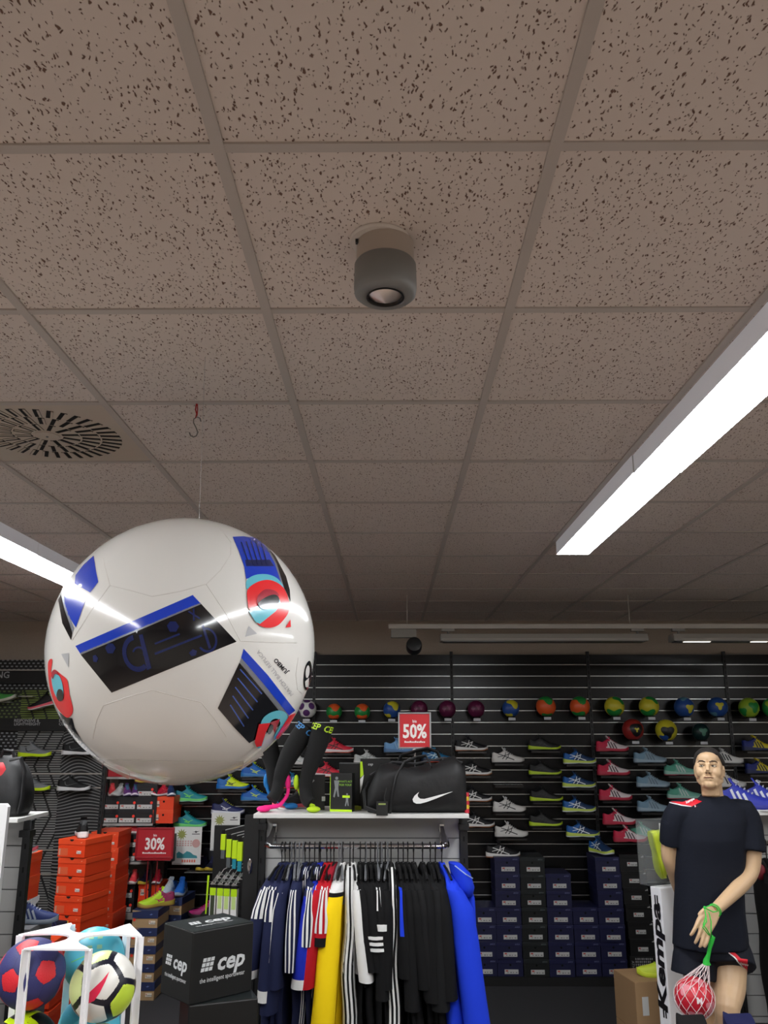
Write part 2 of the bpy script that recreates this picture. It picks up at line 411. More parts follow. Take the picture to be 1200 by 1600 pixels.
G().tube([(0, 0, -.05), (0, 0, -.1)], .012, 10).build('joint', mat((120, 116, 110), .5), ts)
d = (za - .018) - c.z
G().lathe([(.03, .06), (.055, .055), (.062, .02), (.062, -.05), (.056, -.055)], 24, T=TR(0, 0, -d, R(80), 0, 0)).build('lamp_head', BLACK, ts)
G().tube([(0, .0, -.09), (0, 0, -d + .03)], .008, 8).build('stem', BLACK, ts)
# ------------------------------------------------------------------ giant ball
def px_local(px, py):                            # pixel of the close crop of the ball -> frame pixel
    return 50 + px * .38333, 790 + py * .38333
dcen = ray(288, 1012).normalized()
BD = 2.30; BC = CAM + dcen * BD; BR = .3425
jb = thing('giant_ball', 'giant glossy white football with blue, black and red prints hanging from the ceiling', 'ball', BC)
def onball(px, py, lift=0.):
    """where the line of sight through that pixel meets the ball (local, from its centre)"""
    d = ray(px, py).normalized(); oc = CAM - BC
    b = d.dot(oc); c = oc.dot(oc) - BR * BR; D = b * b - c
    t = -b - math.sqrt(D) if D > 0 else -b
    return ((CAM + d * t) - BC).normalized() * (BR + lift)
BW = mat((222, 221, 216), .16, coat=.6, spec=.5)
G().lathe([(BR * math.cos(a), BR * math.sin(a)) for a in [R(-89.9 + 179.8 * i / 90) for i in range(91)]], 160).build('shell', BW, jb, 80)
def bez(pts, n=6):                               # Catmull-Rom smoothing of a closed outline
    out = []; N = len(pts)
    for i in range(N):
        p0, p1, p2, p3 = [Vector(pts[(i + k) % N]) for k in (-1, 0, 1, 2)]
        for j in range(n):
            t = j / n
            out.append(tuple(.5 * ((2 * p1) + (p2 - p0) * t + (2 * p0 - 5 * p1 + 4 * p2 - p3) * t * t + (-p0 + 3 * p1 - 3 * p2 + p3) * t ** 3)))
    return out
def decal(name, polys, m, lift, smooth=False, back=True, step=13):
    for poly in polys:
        g = G()
        if smooth: poly = bez(poly)
        dense = []
        for i, p in enumerate(poly):
            q = poly[(i + 1) % len(poly)]; L = math.hypot(q[0] - p[0], q[1] - p[1]); n = max(1, int(L / step))
            for j in range(n): dense.append((p[0] + (q[0] - p[0]) * j / n, p[1] + (q[1] - p[1]) * j / n))
        n0 = len(dense)
        xs_ = [p[0] for p in dense]; ys_ = [p[1] for p in dense]
        pts = list(dense)
        def inside(x, y):
            c = False; j = n0 - 1
            for i in range(n0):
                if (dense[i][1] > y) != (dense[j][1] > y) and x < (dense[j][0] - dense[i][0]) * (y - dense[i][1]) / (dense[j][1] - dense[i][1]) + dense[i][0]: c = not c
                j = i
            return c
        y = min(ys_) + step / 2
        while y < max(ys_):
            x = min(xs_) + step / 2
            while x < max(xs_):
                if inside(x, y) and min(math.hypot(x - a, y - b) for a, b in dense) > step * .4: pts.append((x, y))
                x += step
            y += step
        r = delaunay_2d_cdt([Vector(p) for p in pts], [(i, (i + 1) % n0) for i in range(n0)], [], 1, 1e-4)
        vs = [onball(*px_local(v.x, v.y), lift) for v in r[0]]
        fs = [list(f) for f in r[2] if inside(sum(r[0][i].x for i in f) / len(f), sum(r[0][i].y for i in f) / len(f))]
        g.add(vs, fs)
        g.build(name, m, jb, 80)
        if back:
            T = Matrix.Rotation(PI, 4, 'Z'); G().add([T @ v for v in vs], fs).build(name, m, jb, 80)
PB = mat((24, 62, 190), .18, coat=.6); PK = mat((14, 16, 24), .16, coat=.6); PS = mat((150, 155, 165), .25, .5)
PR = mat((232, 42, 48), .2, coat=.5); PC = mat((100, 190, 208), .2, coat=.5); PD = mat((20, 34, 88), .18, coat=.6); PM = mat((165, 30, 52), .2, coat=.5)
LB = mat((60, 88, 165), .2, coat=.5)
a = .0009
decal('blue_print', [[(178, 572), (655, 365), (686, 398), (197, 602)]], PB, a)
decal('silver_line', [[(196, 601), (686, 396), (690, 402), (200, 608)]], PS, a)
decal('black_print', [[(200, 608), (690, 402), (833, 555), (325, 762)]], PK, a)
def ring(cx, cy, rx, ry, w_, a0=0, a1=360, n=20, tilt=-.2):
    o = []; i_ = []
    for k in range(n + 1):
        t = R(a0 + (a1 - a0) * k / n); x, y = math.cos(t), math.sin(t)
        for L, s in ((o, 1), (i_, 1 - w_)):
            u, v = x * rx * s, y * ry * s
            L.append((cx + u * math.cos(tilt) - v * math.sin(tilt), cy + u * math.sin(tilt) + v * math.cos(tilt)))
    return o + i_[::-1]
motifs = [ring(428, 602, 58, 76, .28, 60, 270), [(436, 528), (452, 524), (488, 662), (470, 670)], ring(436, 600, 26, 26, .3, 200, 400), [(300, 580), (312, 562), (332, 562), (343, 580), (332, 602), (310, 602)], [(550, 490), (562, 473), (586, 473), (600, 492), (588, 515), (562, 515)],
          [(500, 600), (690, 525), (694, 533), (503, 609)], [(500, 560), (600, 520), (604, 527), (503, 567)], ring(712, 548, 42, 52, .2, -90, 150), [(690, 490), (700, 486), (730, 580), (720, 585)], [(250, 612), (262, 608), (272, 622), (266, 638), (252, 636)], [(640, 600), (655, 585), (672, 592), (668, 610), (650, 614)],
          [(655, 420), (662, 420), (664, 470), (656, 470)], [(635, 435), (640, 430), (686, 458), (682, 464)]]
decal('dark_blue_motif', motifs, PD, a * 2, back=False)
decal('blue_print', [[(817, 128), (860, 126), (908, 132), (950, 165), (985, 220), (1020, 330), (985, 300), (930, 284), (872, 300), (865, 250), (842, 185)]], PB, a)
decal('pinstripes', [[(850 + 20 * k, 150 - 2 * k), (854 + 20 * k, 150 - 2 * k), (886 + 18 * k, 240), (881 + 18 * k, 240)] for k in range(5)], PD, a * 2, back=False)
decal('dark_blue_motif', [[(868, 222), (968, 222), (985, 248), (872, 248)]], PD, a * 1.5, back=False)
decal('black_print', [[(962, 172), (990, 205), (1035, 290), (1050, 345), (1053, 392), (1034, 350), (1018, 320), (998, 240)]], PK, a)
decal('silver_line', [[(950, 165), (961, 172), (998, 242), (1026, 335), (1018, 328), (988, 235)]], PS, a * 1.3)
decal('sky_blue_print', [[(873, 340), (875, 305), (910, 284), (960, 282), (1000, 300), (1023, 335), (1000, 345), (940, 318), (890, 335)]], PC, a * 2, True)
decal('red_print', [[(877, 345), (920, 312), (970, 306), (1015, 330), (1040, 375), (1044, 430), (1015, 475), (985, 495), (945, 497), (915, 480), (925, 455), (885, 425), (878, 400)]], PR, a * 3, True)
decal('red_print', [[(1030, 498), (1050, 465), (1052, 495)]], PR, a * 3)
decal('sky_blue_print', [[(880, 432), (915, 410), (1000, 372), (1010, 400), (990, 432), (925, 484), (908, 475)]], PC, a * 4)
decal('dark_red_print', [[(915, 375), (945, 345), (985, 350), (1000, 372), (960, 380), (920, 408)]], PM, a * 5, True)
decal('black_dot', [[(917, 402), (945, 378), (980, 366), (1000, 378), (998, 402), (970, 420), (935, 424)]], PK, a * 6, True)
decal('blue_print', [[(862, 583), (960, 690), (1072, 835), (1046, 855), (950, 735), (852, 620)]], PB, a)
decal('silver_line', [[(852, 621), (950, 737), (1046, 857), (1040, 875), (940, 752), (846, 638)]], PS, a)
decal('black_print', [[(845, 640), (940, 754), (1040, 878), (960, 925), (885, 967), (820, 900), (757, 825), (800, 735)]], PK, a)
decal('pinstripes', [[(845 - 10 * k + dx, 668 + 36 * k), (849 - 10 * k + dx, 665 + 36 * k), (937 - 18 * k + dx, 765 + 33 * k), (933 - 18 * k + dx, 768 + 33 * k)] for k in range(5) for dx in (0,)], LB, a * 2, back=False)
decal('sky_blue_print', [[(930, 885), (955, 850), (1000, 833), (1033, 845), (1037, 880), (1005, 930), (990, 950), (985, 935), (1008, 890), (1000, 868), (975, 872), (955, 910), (935, 975), (915, 978)]], PC, a * 3, True)
decal('red_print', [[(922, 887), (968, 882), (950, 920), (932, 976), (912, 980), (904, 960)], [(1046, 852), (1072, 842), (1040, 900), (1000, 948), (988, 945), (1015, 900)]], PR, a * 4)
decal('dark_red_print', [[(968, 880), (1008, 866), (995, 895), (985, 925), (978, 905)]], PM, a * 4)
decal('black_dot', [[(966, 893), (977, 890), (978, 905), (965, 927), (956, 920)]], PK, a * 5, True)
decal('blue_print', [[(252, 205), (262, 270), (271, 312), (238, 355), (176, 318), (178, 285), (212, 240)], [(132, 360), (165, 362), (222, 378), (180, 497), (150, 450), (135, 400)]], PB, a)
decal('black_print', [[(108, 385), (119, 362), (132, 420), (166, 520), (160, 548), (125, 480)]], PK, a)
decal('silver_line', [[(120, 360), (128, 358), (142, 420), (172, 500), (167, 518), (133, 420)]], PS, a)
decal('red_print', [[(67, 640), (84, 627), (80, 678), (93, 668), (118, 686), (145, 712), (155, 770), (168, 828), (160, 856), (140, 862), (108, 830), (84, 780), (70, 715)]], PR, a, True)
decal('sky_blue_print', [[(82, 700), (96, 684), (118, 700), (130, 748), (128, 790), (108, 788), (90, 750)]], PC, a * 2, True)
decal('dark_red_print', [[(84, 690), (88, 672), (102, 672), (112, 690), (98, 686), (88, 706)]], PM, a * 3, True)
decal('black_dot', [[(105, 765), (112, 748), (125, 750), (131, 768), (128, 790), (116, 795), (106, 785)]], PK, a * 3, True)
decal('black_print', [[(103, 835), (140, 862), (165, 866), (175, 905), (205, 960), (255, 1012), (302, 1046), (285, 1052), (210, 990), (150, 930)]], PK, a * .8)
decal('grey_triangle', [[(120, 605), (152, 600), (150, 660)], [(868, 535), (917, 522), (882, 490)]], mat((178, 180, 182), .3), a)
# writing upside down along the strip, and the round badge
def btext(s, cx, cy, ang, size, bold, m, name):
    dx, dy = math.cos(ang), -math.sin(ang); ux, uy = -math.sin(ang), -math.cos(ang)
    g = G(); text(g, s, size, None, 0, bold, 0, warp=lambda x, y: onball(*px_local(cx + x * dx + y * ux, cy + x * dy + y * uy), .0012), align='CENTER')
    g.build(name, m, jb, 0)
btext('JUMBO', 1014, 653, R(132), 24, .03, mat((25, 25, 28), .4), 'lettering')
btext('MATCH BALL REPLICA', 990, 682, R(128), 23, .0, mat((150, 150, 152), .4), 'lettering')
decal('black_dot', [ring(1122, 692, 15, 60, .0, 0, 359, 24, .1)[:24]], PK, a * 2, back=False, step=9)
decal('badge_emblem', [ring(1118, 676, 8, 26, 0, 0, 359, 12, .1)[:12], [(1108, 716), (1124, 700), (1122, 738), (1110, 738)]], BW, a * 4, back=False, step=9)
# panel seams
def seam(polys, r=.0011):
    g = G()
    for pl_ in polys:
        pts = []
        for p, q in zip(pl_, pl_[1:]):
            n = max(2, int(math.hypot(q[0] - p[0], q[1] - p[1]) / 25))
            pts += [onball(*px_local(p[0] + (q[0] - p[0]) * k / n, p[1] + (q[1] - p[1]) * k / n), -.0003) for k in range(n)]
        pts.append(onball(*px_local(*pl_[-1]), -.0003))
        G().tube(pts, r, 5).build('seam', mat((205, 202, 196), .3), jb)
        G().tube([Matrix.Rotation(PI, 4, 'Z') @ p for p in pts], r, 5).build('seam', mat((205, 202, 196), .3), jb)
    return g
seam([[(290, 215), (303, 270), (318, 325), (400, 345), (490, 370), (600, 350), (710, 320), (770, 262), (810, 200), (812, 150), (770, 98)],
      [(318, 325), (240, 430), (165, 548)], [(710, 320), (790, 440), (850, 552)], [(850, 552), (960, 557), (1078, 560)],
      [(248, 950), (262, 880), (290, 815), (390, 780), (490, 752), (590, 778), (690, 802), (745, 870), (793, 942)],
      [(1085, 620), (1075, 690), (1082, 750), (1105, 770)]])
# clear plastic cap sheet clinging to the underside, with two stiff tabs, and the nylon line
FILM = mat((235, 232, 226), .12, spec=.6, alpha=.42, coat=.6, bump=1.0, bscale=11)
ax = -dcen.copy(); dn = (Vector((0, 0, -1)) - .02 * Vector((1, 0, 0))).normalized()
T = dn.to_track_quat('Z', 'Y').to_matrix().to_4x4()
G().lathe([((BR + .003) * math.sin(a), (BR + .003) * math.cos(a)) for a in [R(1 + 35 * i / 12) for i in range(13)]], 72, T=T, caps=False).build('plastic_wrap', FILM, jb, 80)
TABM = mat((225, 222, 214), .2, alpha=.75, coat=.4)
for (pa, pb, pc, pd) in (((298, 1045), (318, 1066), (398, 1110), (400, 1090)), ((850, 1070), (945, 1018), (930, 985), (860, 1040))):
    vs = [onball(*px_local(*p), .006) for p in (pa, pb, pc, pd)]; vi = [v * .985 for v in vs]
    G().rings([vs, vi]).build('plastic_tab', TABM, jb, 0)
top = BC + Vector((.02, 0, BR))
G().tube([(.02, 0, BR - .002), (.01, 0, CZ - BC.z - .005)], .0005, 5).build('nylon_line', mat((200, 200, 200), .2, alpha=.5), jb)
G().lathe([(.012, BR - .003), (.012, BR + .004), (.004, BR + .006)], 16, T=TR(.0, 0, 0)).build('valve', mat((210, 210, 205), .4), jb)

# ------------------------------------------------------------------ footballs with real panels
PHI = (1 + 5 ** .5) / 2
ICO = [Vector(v).normalized() for a in (-1, 1) for b in (-PHI, PHI) for v in ((0, a, b), (a, b, 0), (b, 0, a))]
HEX = []
for i in range(12):
    for j in range(i + 1, 12):
        for k in range(j + 1, 12):
            if ICO[i].dot(ICO[j]) > .4 and ICO[j].dot(ICO[k]) > .4 and ICO[i].dot(ICO[k]) > .4: HEX.append((ICO[i] + ICO[j] + ICO[k]).normalized())
CEN = ICO + HEX
_bm = bmesh.new(); bmesh.ops.create_icosphere(_bm, subdivisions=6, radius=1); ICV = [v.co.copy() for v in _bm.verts]; ICF = [[v.index for v in f.verts] for f in _bm.faces]; _bm.free()
def panel_ids(wk=.055, cen=None):
    ids = []; cen = cen or CEN
    for f in ICF:
        c = (ICV[f[0]] + ICV[f[1]] + ICV[f[2]]).normalized()
        # weighted so that pentagons are smaller
        ds = sorted(((math.acos(max(-1, min(1, c.dot(q)))) + (.045 if i < 12 and len(cen) > 12 else 0), i) for i, q in enumerate(cen)))
        ids.append(ds[0][1] if ds[1][0] - ds[0][0] > wk else -1)
    return ids
def panelled_ball(name, label, c, r, rot, colours, seamcol, wk, lift=.012, cen=None):
    t = thing(name, label, 'ball', c, 0, None, rot)
    ids = panel_ids(wk, cen)
    G().ell((0, 0, 0), (r, r, r), 40).build('bladder_shell', seamcol, t, 80)
    by = {}
    for f, i in zip(ICF, ids):
        if i >= 0: by.setdefault(i, []).append(f)
    for i, fs in by.items():
        g = G(); mp = {}; vs = []; q = CEN[i]
        # boundary verts drop to the core so that the panel has a rounded rim
        cnt = {}
        for f in fs:
            for a, b in ((f[0], f[1]), (f[1], f[2]), (f[2], f[0])): e = (min(a, b), max(a, b)); cnt[e] = cnt.get(e, 0) + 1
        rim = {v for e, n in cnt.items() if n == 1 for v in e}
        for f in fs:
            for v in f:
                if v not in mp: mp[v] = len(vs); vs.append(ICV[v] * r * ((1 + lift) if v not in rim else (1 + lift * .1)))
        g.add(vs, [[mp[v] for v in f] for f in fs]); g.build('panel', colours(i), t, 80)
    return t
# ------------------------------------------------------------------ trainers
def shoe_dims(t):
    """length fraction 0 heel .. 1 toe -> half width, sole top, upper height"""
    def ip(tab):
        for (a, va), (b, vb) in zip(tab, tab[1:]):
            if t <= b: k = (t - a) / (b - a); k = k * k * (3 - 2 * k) if False else k; return va + (vb - va) * k
        return tab[-1][1]
    hw = ip([(0, .018), (.04, .031), (.12, .037), (.3, .036), (.45, .038), (.68, .047), (.82, .045), (.93, .033), (1, .012)])
    st = ip([(0, .034), (.1, .028), (.4, .022), (.7, .017), (.9, .020), (1, .034)])
    ht = ip([(0, .078), (.03, .094), (.08, .088), (.2, .078), (.30, .094), (.36, .106), (.44, .092), (.6, .066), (.75, .052), (.9, .044), (.97, .040), (1, .037)])
    return hw, st, ht
SL = .29
def side(x, z, up=.0012):
    hw, st, ht = shoe_dims(min(max(x / SL, 0), 1)); s = min(max((z - st) / max(ht - st, .001), 0), .98)
    ph = math.asin(s ** (1 / .9)); return -hw * math.cos(ph) ** .62 * .97 - up
SH = {}
def shoe_proto(key, up, heel, sole, outs, mark, mcol, lace, lin_=(25, 25, 27)):
    mu = [mat(up, .6), mat(heel, .6), mat(lin_, .8)]
    g = G(); rs = []; n = 18; NS = 22
    for i in range(NS + 1):
        t = i / NS; hw, st, ht = shoe_dims(t); x = t * SL; ring_ = []
        for k in range(n):
            ph = PI * k / (n - 1); c = math.cos(ph); s = math.sin(ph)
            y = -math.copysign(abs(c) ** .62, c) * hw * .97; z = st - .004 + (ht - st + .004) * s ** .9
            ring_.append([x, y, z])
        rs.append(ring_)
    # foot opening: sink the crown between heel collar and tongue
    for i in range(1, 8):
        for k in range(6, 12):
            rs[i][k][2] -= .035 * (1 - abs(k - 8.5) / 4); rs[i][k][1] *= .9
    rs = [[tuple(p) for p in r] for r in rs]
    def ms(i, j):
        if 1 <= i < 7 and 6 <= j < 11: return 2
        return 1 if i < 9 - max(0, (abs(j - 8.5) - 3)) * .6 else 0
    g.rings(rs, 0, True, ms=ms)
    parts = [('upper', g.mesh('upper', mu, 60))]
    for nm, zt, zb_, wf, cc in (('midsole', lambda t: shoe_dims(t)[1] + .003, lambda t: .007 + (.012 * max(0, (t - .85) / .15)), 1.07, sole), ('outsole', lambda t: .009 + (.012 * max(0, (t - .85) / .15)), lambda t: .0 + (.010 * max(0, (t - .85) / .15)), 1.02, outs)):
        rs = []
        for i in range(17):
            t = i / 16; hw = shoe_dims(t)[0] * wf + .001; x = -.004 + t * (SL + .008)
            zz, zb2 = zt(t), zb_(t) + (.0035 * math.exp(-((t - .45) / .10) ** 2) if nm == 'outsole' else 0)
            rs.append([(x, -hw, zb2), (x, -hw * 1.03, (zz + zb2) / 2), (x, -hw * .97, zz), (x, hw * .97, zz), (x, hw * 1.03, (zz + zb2) / 2), (x, hw, zb2)])
        parts.append((nm, G().rings(rs).mesh(nm, mat(cc, .5), 50)))
    # laces
    g = G()
    for k in range(5):
        x = .118 + k * .016; ht = shoe_dims(x / SL)[2]
        g.tube([(x, -.020, ht - .010), (x + .004, -.008, ht + .002), (x + .006, .008, ht + .002), (x + .002, .020, ht - .010)], .0028, 5)
    g.tube([(.116, -.004, .100), (.108, -.016, .110), (.122, -.026, .104), (.117, -.006, .098)], .0022, 5)
    g.tube([(.116, .004, .100), (.114, .014, .112), (.13, .018, .106), (.117, .004, .098)], .0022, 5)
    parts.append(('tongue', G().rings([[(x_, -w1_, z_), (x_, w1_, z_), (x_ + .007, w1_ * .8, z_ + .002), (x_ + .007, -w1_ * .8, z_ + .002)] for x_, w1_, z_ in ((.118, .020, .086), (.104, .024, .098), (.092, .024, .112), (.088, .018, .118))]).mesh('tongue', mat(up, .6), 40)))
    parts.append(('laces', g.mesh('laces', mat(lace, .7), 60)))
    # side marks, laid on the curved upper on both sides
    strips = []
    if mark == 'bars':
        for k in range(3): strips.append(([(.098 + .026 * k, .078 - .007 * k), (.122 + .026 * k, .026 - .002 * k)], .011, .011))
    elif mark == 'cross':
        strips = [([(.052, .068), (.085, .060), (.13, .044), (.195, .024)], .005, .007), ([(.045, .044), (.085, .052), (.13, .060), (.158, .070)], .004, .006), ([(.088, .030), (.112, .052), (.122, .082)], .007, .005), ([(.118, .026), (.142, .048), (.150, .072)], .007, .005)]
    elif mark == 'tick':
        strips = [([(.07, .066), (.078, .045), (.095, .038), (.13, .045), (.19, .058)], .009, .0015)]
    elif mark == 'bird':
        strips = [([(.085, .062), (.115, .05), (.14, .042), (.175, .052)], .006, .003), ([(.11, .05), (.13, .034), (.15, .042)], .003, .007), ([(.10, .04), (.13, .036), (.15, .026)], .006, .003)]
    g = G()
    for pts, w0, w1 in strips:
        dn_ = []
        for a_, b_ in zip(pts, pts[1:]):
            for q in range(4): dn_.append((a_[0] + (b_[0] - a_[0]) * q / 4, a_[1] + (b_[1] - a_[1]) * q / 4))
        dn_.append(pts[-1])
        L_ = []; R_ = []
        for i, p in enumerate(dn_):
            a_ = dn_[max(i - 1, 0)]; b_ = dn_[min(i + 1, len(dn_) - 1)]; dx, dz = b_[0] - a_[0], b_[1] - a_[1]; l = math.hypot(dx, dz) or 1
            w_ = (w0 + (w1 - w0) * i / (len(dn_) - 1)) / 2; nx, nz = -dz / l * w_, dx / l * w_
            L_.append((p[0] + nx, p[1] + nz)); R_.append((p[0] - nx, p[1] - nz))
        for sgn in (1, -1):
            vs = [(x, sgn * side(x, z), z) for x, z in L_] + [(x, sgn * side(x, z), z) for x, z in R_]; m_ = len(L_)
            g.add(vs, [[i, i + 1, m_ + i + 1, m_ + i] for i in range(m_ - 1)])
    if strips: parts.append(('side_mark', g.mesh('side_mark', mat(mcol, .45), 60)))
    SH[key] = parts
def shoe(key, label, p, rz=0, rot=None, s=1.0, group=None, centred=True, name='trainer'):
    t = thing(name, label, 'shoe', p, rz, group, rot)
    t.scale = (s, s, s * 1.17)
    for nm, me in SH[key]:
        o = bpy.data.objects.new(nm, me); COL.objects.link(o); o.parent = t; o.location.x = -SL / 2 if centred else 0
    return t
W_ = (225, 225, 222); K_ = (20, 20, 22)
shoe_proto('blackwhite', (18, 18, 26), (16, 16, 22), W_, (150, 92, 55), 'cross', W_, (40, 40, 44))
shoe_proto('whiteblack', (214, 212, 208), (214, 212, 208), (205, 203, 198), (40, 36, 34), 'cross', K_, (225, 225, 225))
shoe_proto('blacklime', (20, 21, 22), (18, 19, 20), (178, 206, 30), (30, 30, 30), 'cross', (34, 36, 38), (20, 20, 20))
shoe_proto('bluelime', (20, 52, 92), (18, 92, 168), (196, 216, 90), (205, 214, 214), 'cross', (222, 230, 235), (16, 40, 70))
shoe_proto('pinkwhite', (220, 208, 210), (196, 24, 66), (184, 34, 66), (150, 40, 50), 'bars', (84, 60, 70), (205, 30, 80), (200, 190, 190))
shoe_proto('greyblue', (132, 156, 172), (112, 146, 168), (150, 172, 186), (60, 74, 86), 'bars', (96, 118, 134), (150, 176, 190))
shoe_proto('mint', (112, 176, 158), (80, 160, 136), (150, 196, 182), (150, 50, 66), 'bars', (190, 206, 202), (90, 170, 145))
shoe_proto('whitebars', (222, 222, 220), (215, 215, 212), (222, 222, 220), (150, 150, 150), 'bars', (26, 28, 32), (230, 230, 230))
shoe_proto('yellowblue', (206, 188, 34), (24, 40, 118), (22, 34, 84), (20, 26, 50), 'bars', (26, 26, 30), (212, 196, 40))
shoe_proto('coralred', (222, 44, 66), (222, 44, 66), (240, 225, 225), (225, 110, 90), 'cross', (40, 18, 26), (230, 60, 80))
shoe_proto('whitegrey', (206, 210, 208), (198, 202, 200), (215, 215, 212), (120, 120, 118), 'cross', (150, 158, 154), (220, 220, 218))
shoe_proto('lightblue', (108, 160, 212), (118, 170, 220), (90, 130, 176), (60, 70, 84), 'bars', (150, 190, 225), (130, 180, 225))
shoe_proto('bluecyan', (22, 110, 160), (20, 96, 150), (28, 40, 62), (230, 80, 40), 'cross', (200, 225, 235), (30, 130, 170))
shoe_proto('limeblue', (212, 236, 26), (24, 104, 180), (28, 110, 190), (60, 70, 80), 'bird', (22, 40, 60), (222, 240, 40))
shoe_proto('bluebird', (20, 104, 190), (20, 96, 184), (40, 120, 190), (90, 110, 130), 'bird', (196, 228, 60), (196, 228, 30))
shoe_proto('navybird', (28, 36, 92), (24, 32, 84), (222, 224, 232), (40, 44, 90), 'bird', (226, 228, 235), (196, 206, 40))
shoe_proto('tealgreen', (14, 134, 142), (12, 124, 140), (110, 214, 110), (150, 200, 180), 'bird', (120, 226, 90), (20, 150, 150))
shoe_proto('greylime', (122, 126, 128), (116, 120, 122), (206, 236, 20), (190, 222, 20), 'tick', (22, 22, 24), (104, 108, 110))
shoe_proto('blackwhitesole', (28, 28, 30), (24, 24, 26), (230, 230, 230), (210, 210, 210), 'tick', (90, 92, 95), (40, 40, 42))
shoe_proto('greenrun', (70, 150, 70), (18, 26, 44), (190, 190, 176), (170, 168, 150), 'tick', (130, 200, 90), (30, 40, 50))
shoe_proto('blackpink', (26, 24, 26), (24, 22, 24), (226, 96, 110), (235, 225, 222), 'tick', (60, 50, 52), (34, 30, 32))
shoe_proto('royalsilver', (40, 52, 168), (36, 48, 160), (36, 44, 150), (205, 208, 214), 'bars', (206, 210, 216), (196, 200, 212), (50, 46, 60))
shoe_proto('navysilver', (34, 52, 108), (30, 44, 92), (150, 162, 176), (120, 134, 150), 'bars', (168, 178, 190), (190, 196, 204))
shoe_proto('navyyellow', (24, 26, 60), (22, 24, 56), (206, 184, 60), (190, 160, 50), 'bars', (40, 44, 90), (40, 44, 90))
shoe_proto('limepink', (180, 220, 40), (150, 50, 90), (170, 150, 60), (150, 110, 60), 'bird', (200, 30, 110), (216, 24, 128))
shoe_proto('whiteblue', (196, 212, 226), (40, 104, 190), (150, 170, 190), (96, 84, 78), 'bird', (60, 120, 200), (225, 232, 238))
shoe_proto('royalwhite', (28, 104, 200), (26, 96, 190), (150, 170, 190), (96, 84, 78), 'bird', (220, 230, 240), (40, 110, 200))
shoe_proto('coral', (240, 70, 80), (226, 60, 76), (226, 216, 212), (170, 150, 150), 'cross', (190, 60, 80), (250, 110, 110))
shoe_proto('purple', (110, 60, 130), (90, 50, 120), (220, 214, 226), (60, 50, 90), 'cross', (230, 110, 150), (40, 140, 160))
shoe_proto('orangebrown', (176, 84, 34), (150, 66, 30), (200, 190, 60), (110, 70, 40), 'bird', (230, 150, 60), (210, 110, 50))
shoe_proto('limepurple', (206, 230, 70), (190, 216, 60), (230, 232, 220), (120, 60, 130), 'bird', (120, 60, 140), (230, 240, 140))
shoe_proto('darkred', (196, 26, 56), (180, 22, 50), (235, 230, 230), (60, 50, 52), 'cross', (240, 80, 90), (220, 50, 70))
shoe_proto('navyplain', (30, 50, 96), (26, 44, 88), (230, 232, 238), (40, 50, 80), 'cross', (150, 170, 210), (36, 60, 110))

SHY = 8.04
shelfm = mat((46, 44, 44), .25, spec=.7)
def shelf_at(x, z, y=None, parent=None, wd=.26):
    y0 = y if y is not None else SHY - .055
    g = G().box((x - wd / 2, y0, z - .004), (x + wd / 2, SY + .001, z)); g.box((x - wd / 2, y0, z - .022), (x + wd / 2, y0 + .003, z))
    g.build('shoe_shelf', shelfm, parent or wb, 0)
def wall_shoe(key, px, py, label, rz=0, plate=True, y=SHY, s=1.0):
    """px, py: middle of the shoe"""
    b = P(px, py + 11, y)
    shoe(key, label, (b.x, y, b.z), rz + rnd.uniform(-.04, .04), s=s)
    if plate: shelf_at(b.x, b.z - .001)
def column(key, spots, desc, place, **kw):
    n = len(spots)
    for i, (px, py) in enumerate(spots):
        pos = ['topmost', 'second', 'third', 'fourth', 'fifth'][i] + ' of its column'
        wall_shoe(key, px, py, '%s, %s %s' % (desc, pos, place), **kw)
column('blackwhite', [(737, 1162), (743, 1200), (743, 1241), (747, 1281)], 'black trainer with white crossing stripes', 'beside the black bag')
column('whiteblack', [(794, 1181), (796, 1258), (799, 1297)], 'white trainer with black crossing stripes', 'on the slat wall')
shelf_at(P(795, 1238, SHY).x, P(795, 1226, SHY).z)
column('blacklime', [(851, 1161), (852, 1200), (854, 1241), (853, 1280)], 'all-black trainer with lime sole', 'on the slat wall')
column('bluelime', [(906, 1182), (905, 1219), (905, 1257), (911, 1296)], 'blue trainer with white stripes and lime heel', 'left of the upright')
column('pinkwhite', [(957, 1163), (959, 1200), (962, 1239), (968, 1277)], 'pink and white trainer with dark bars', 'right of the upright')
column('greyblue', [(1016, 1181), (1021, 1219), (1022, 1257)], 'pale grey-blue trainer', 'left of the dummy')
column('mint', [(1064, 1200), (1069, 1237)], 'mint green trainer with silver bars', 'beside the dummy head')
column('whitebars', [(1136, 1182), (1140, 1219)], 'white trainer with black bars', 'partly behind the dummy head')
column('yellowblue', [(1186, 1162), (1191, 1198)], 'yellow and navy trainer with black bars', 'at the right edge')
wall_shoe('pinkwhite', 985, 1304, 'pink and white trainer standing on top of the black box stack', plate=False, y=7.95)
wall_shoe('mint', 1008, 1297, 'mint trainer behind the pink one, low on the wall', y=8.05)
wall_shoe('blackwhite', 786, 1328, 'black trainer with white stripes and brown toe on a blue shoe box', plate=False, y=7.9)
wall_shoe('bluelime', 940, 1322, 'blue trainer seen toe-on on top of the tall navy box stack', plate=False, y=7.9, rz=-1.15)
column('coralred', [(527, 1165), (515, 1203)], 'coral red trainer with dark crossing stripes', 'behind the display socks')
wall_shoe('whitegrey', 578, 1184, 'white and grey trainer above the black cartons')
wall_shoe('lightblue', 625, 1165, 'light blue trainer half hidden by the 50% sign')
wall_shoe('bluecyan', 684, 1180, 'blue and cyan trainer above the black bag')
wall_shoe('whitegrey', 462, 1184, 'white and green trainer between the display socks')
wall_shoe('bluecyan', 462, 1220, 'dark blue trainer low between the display socks')
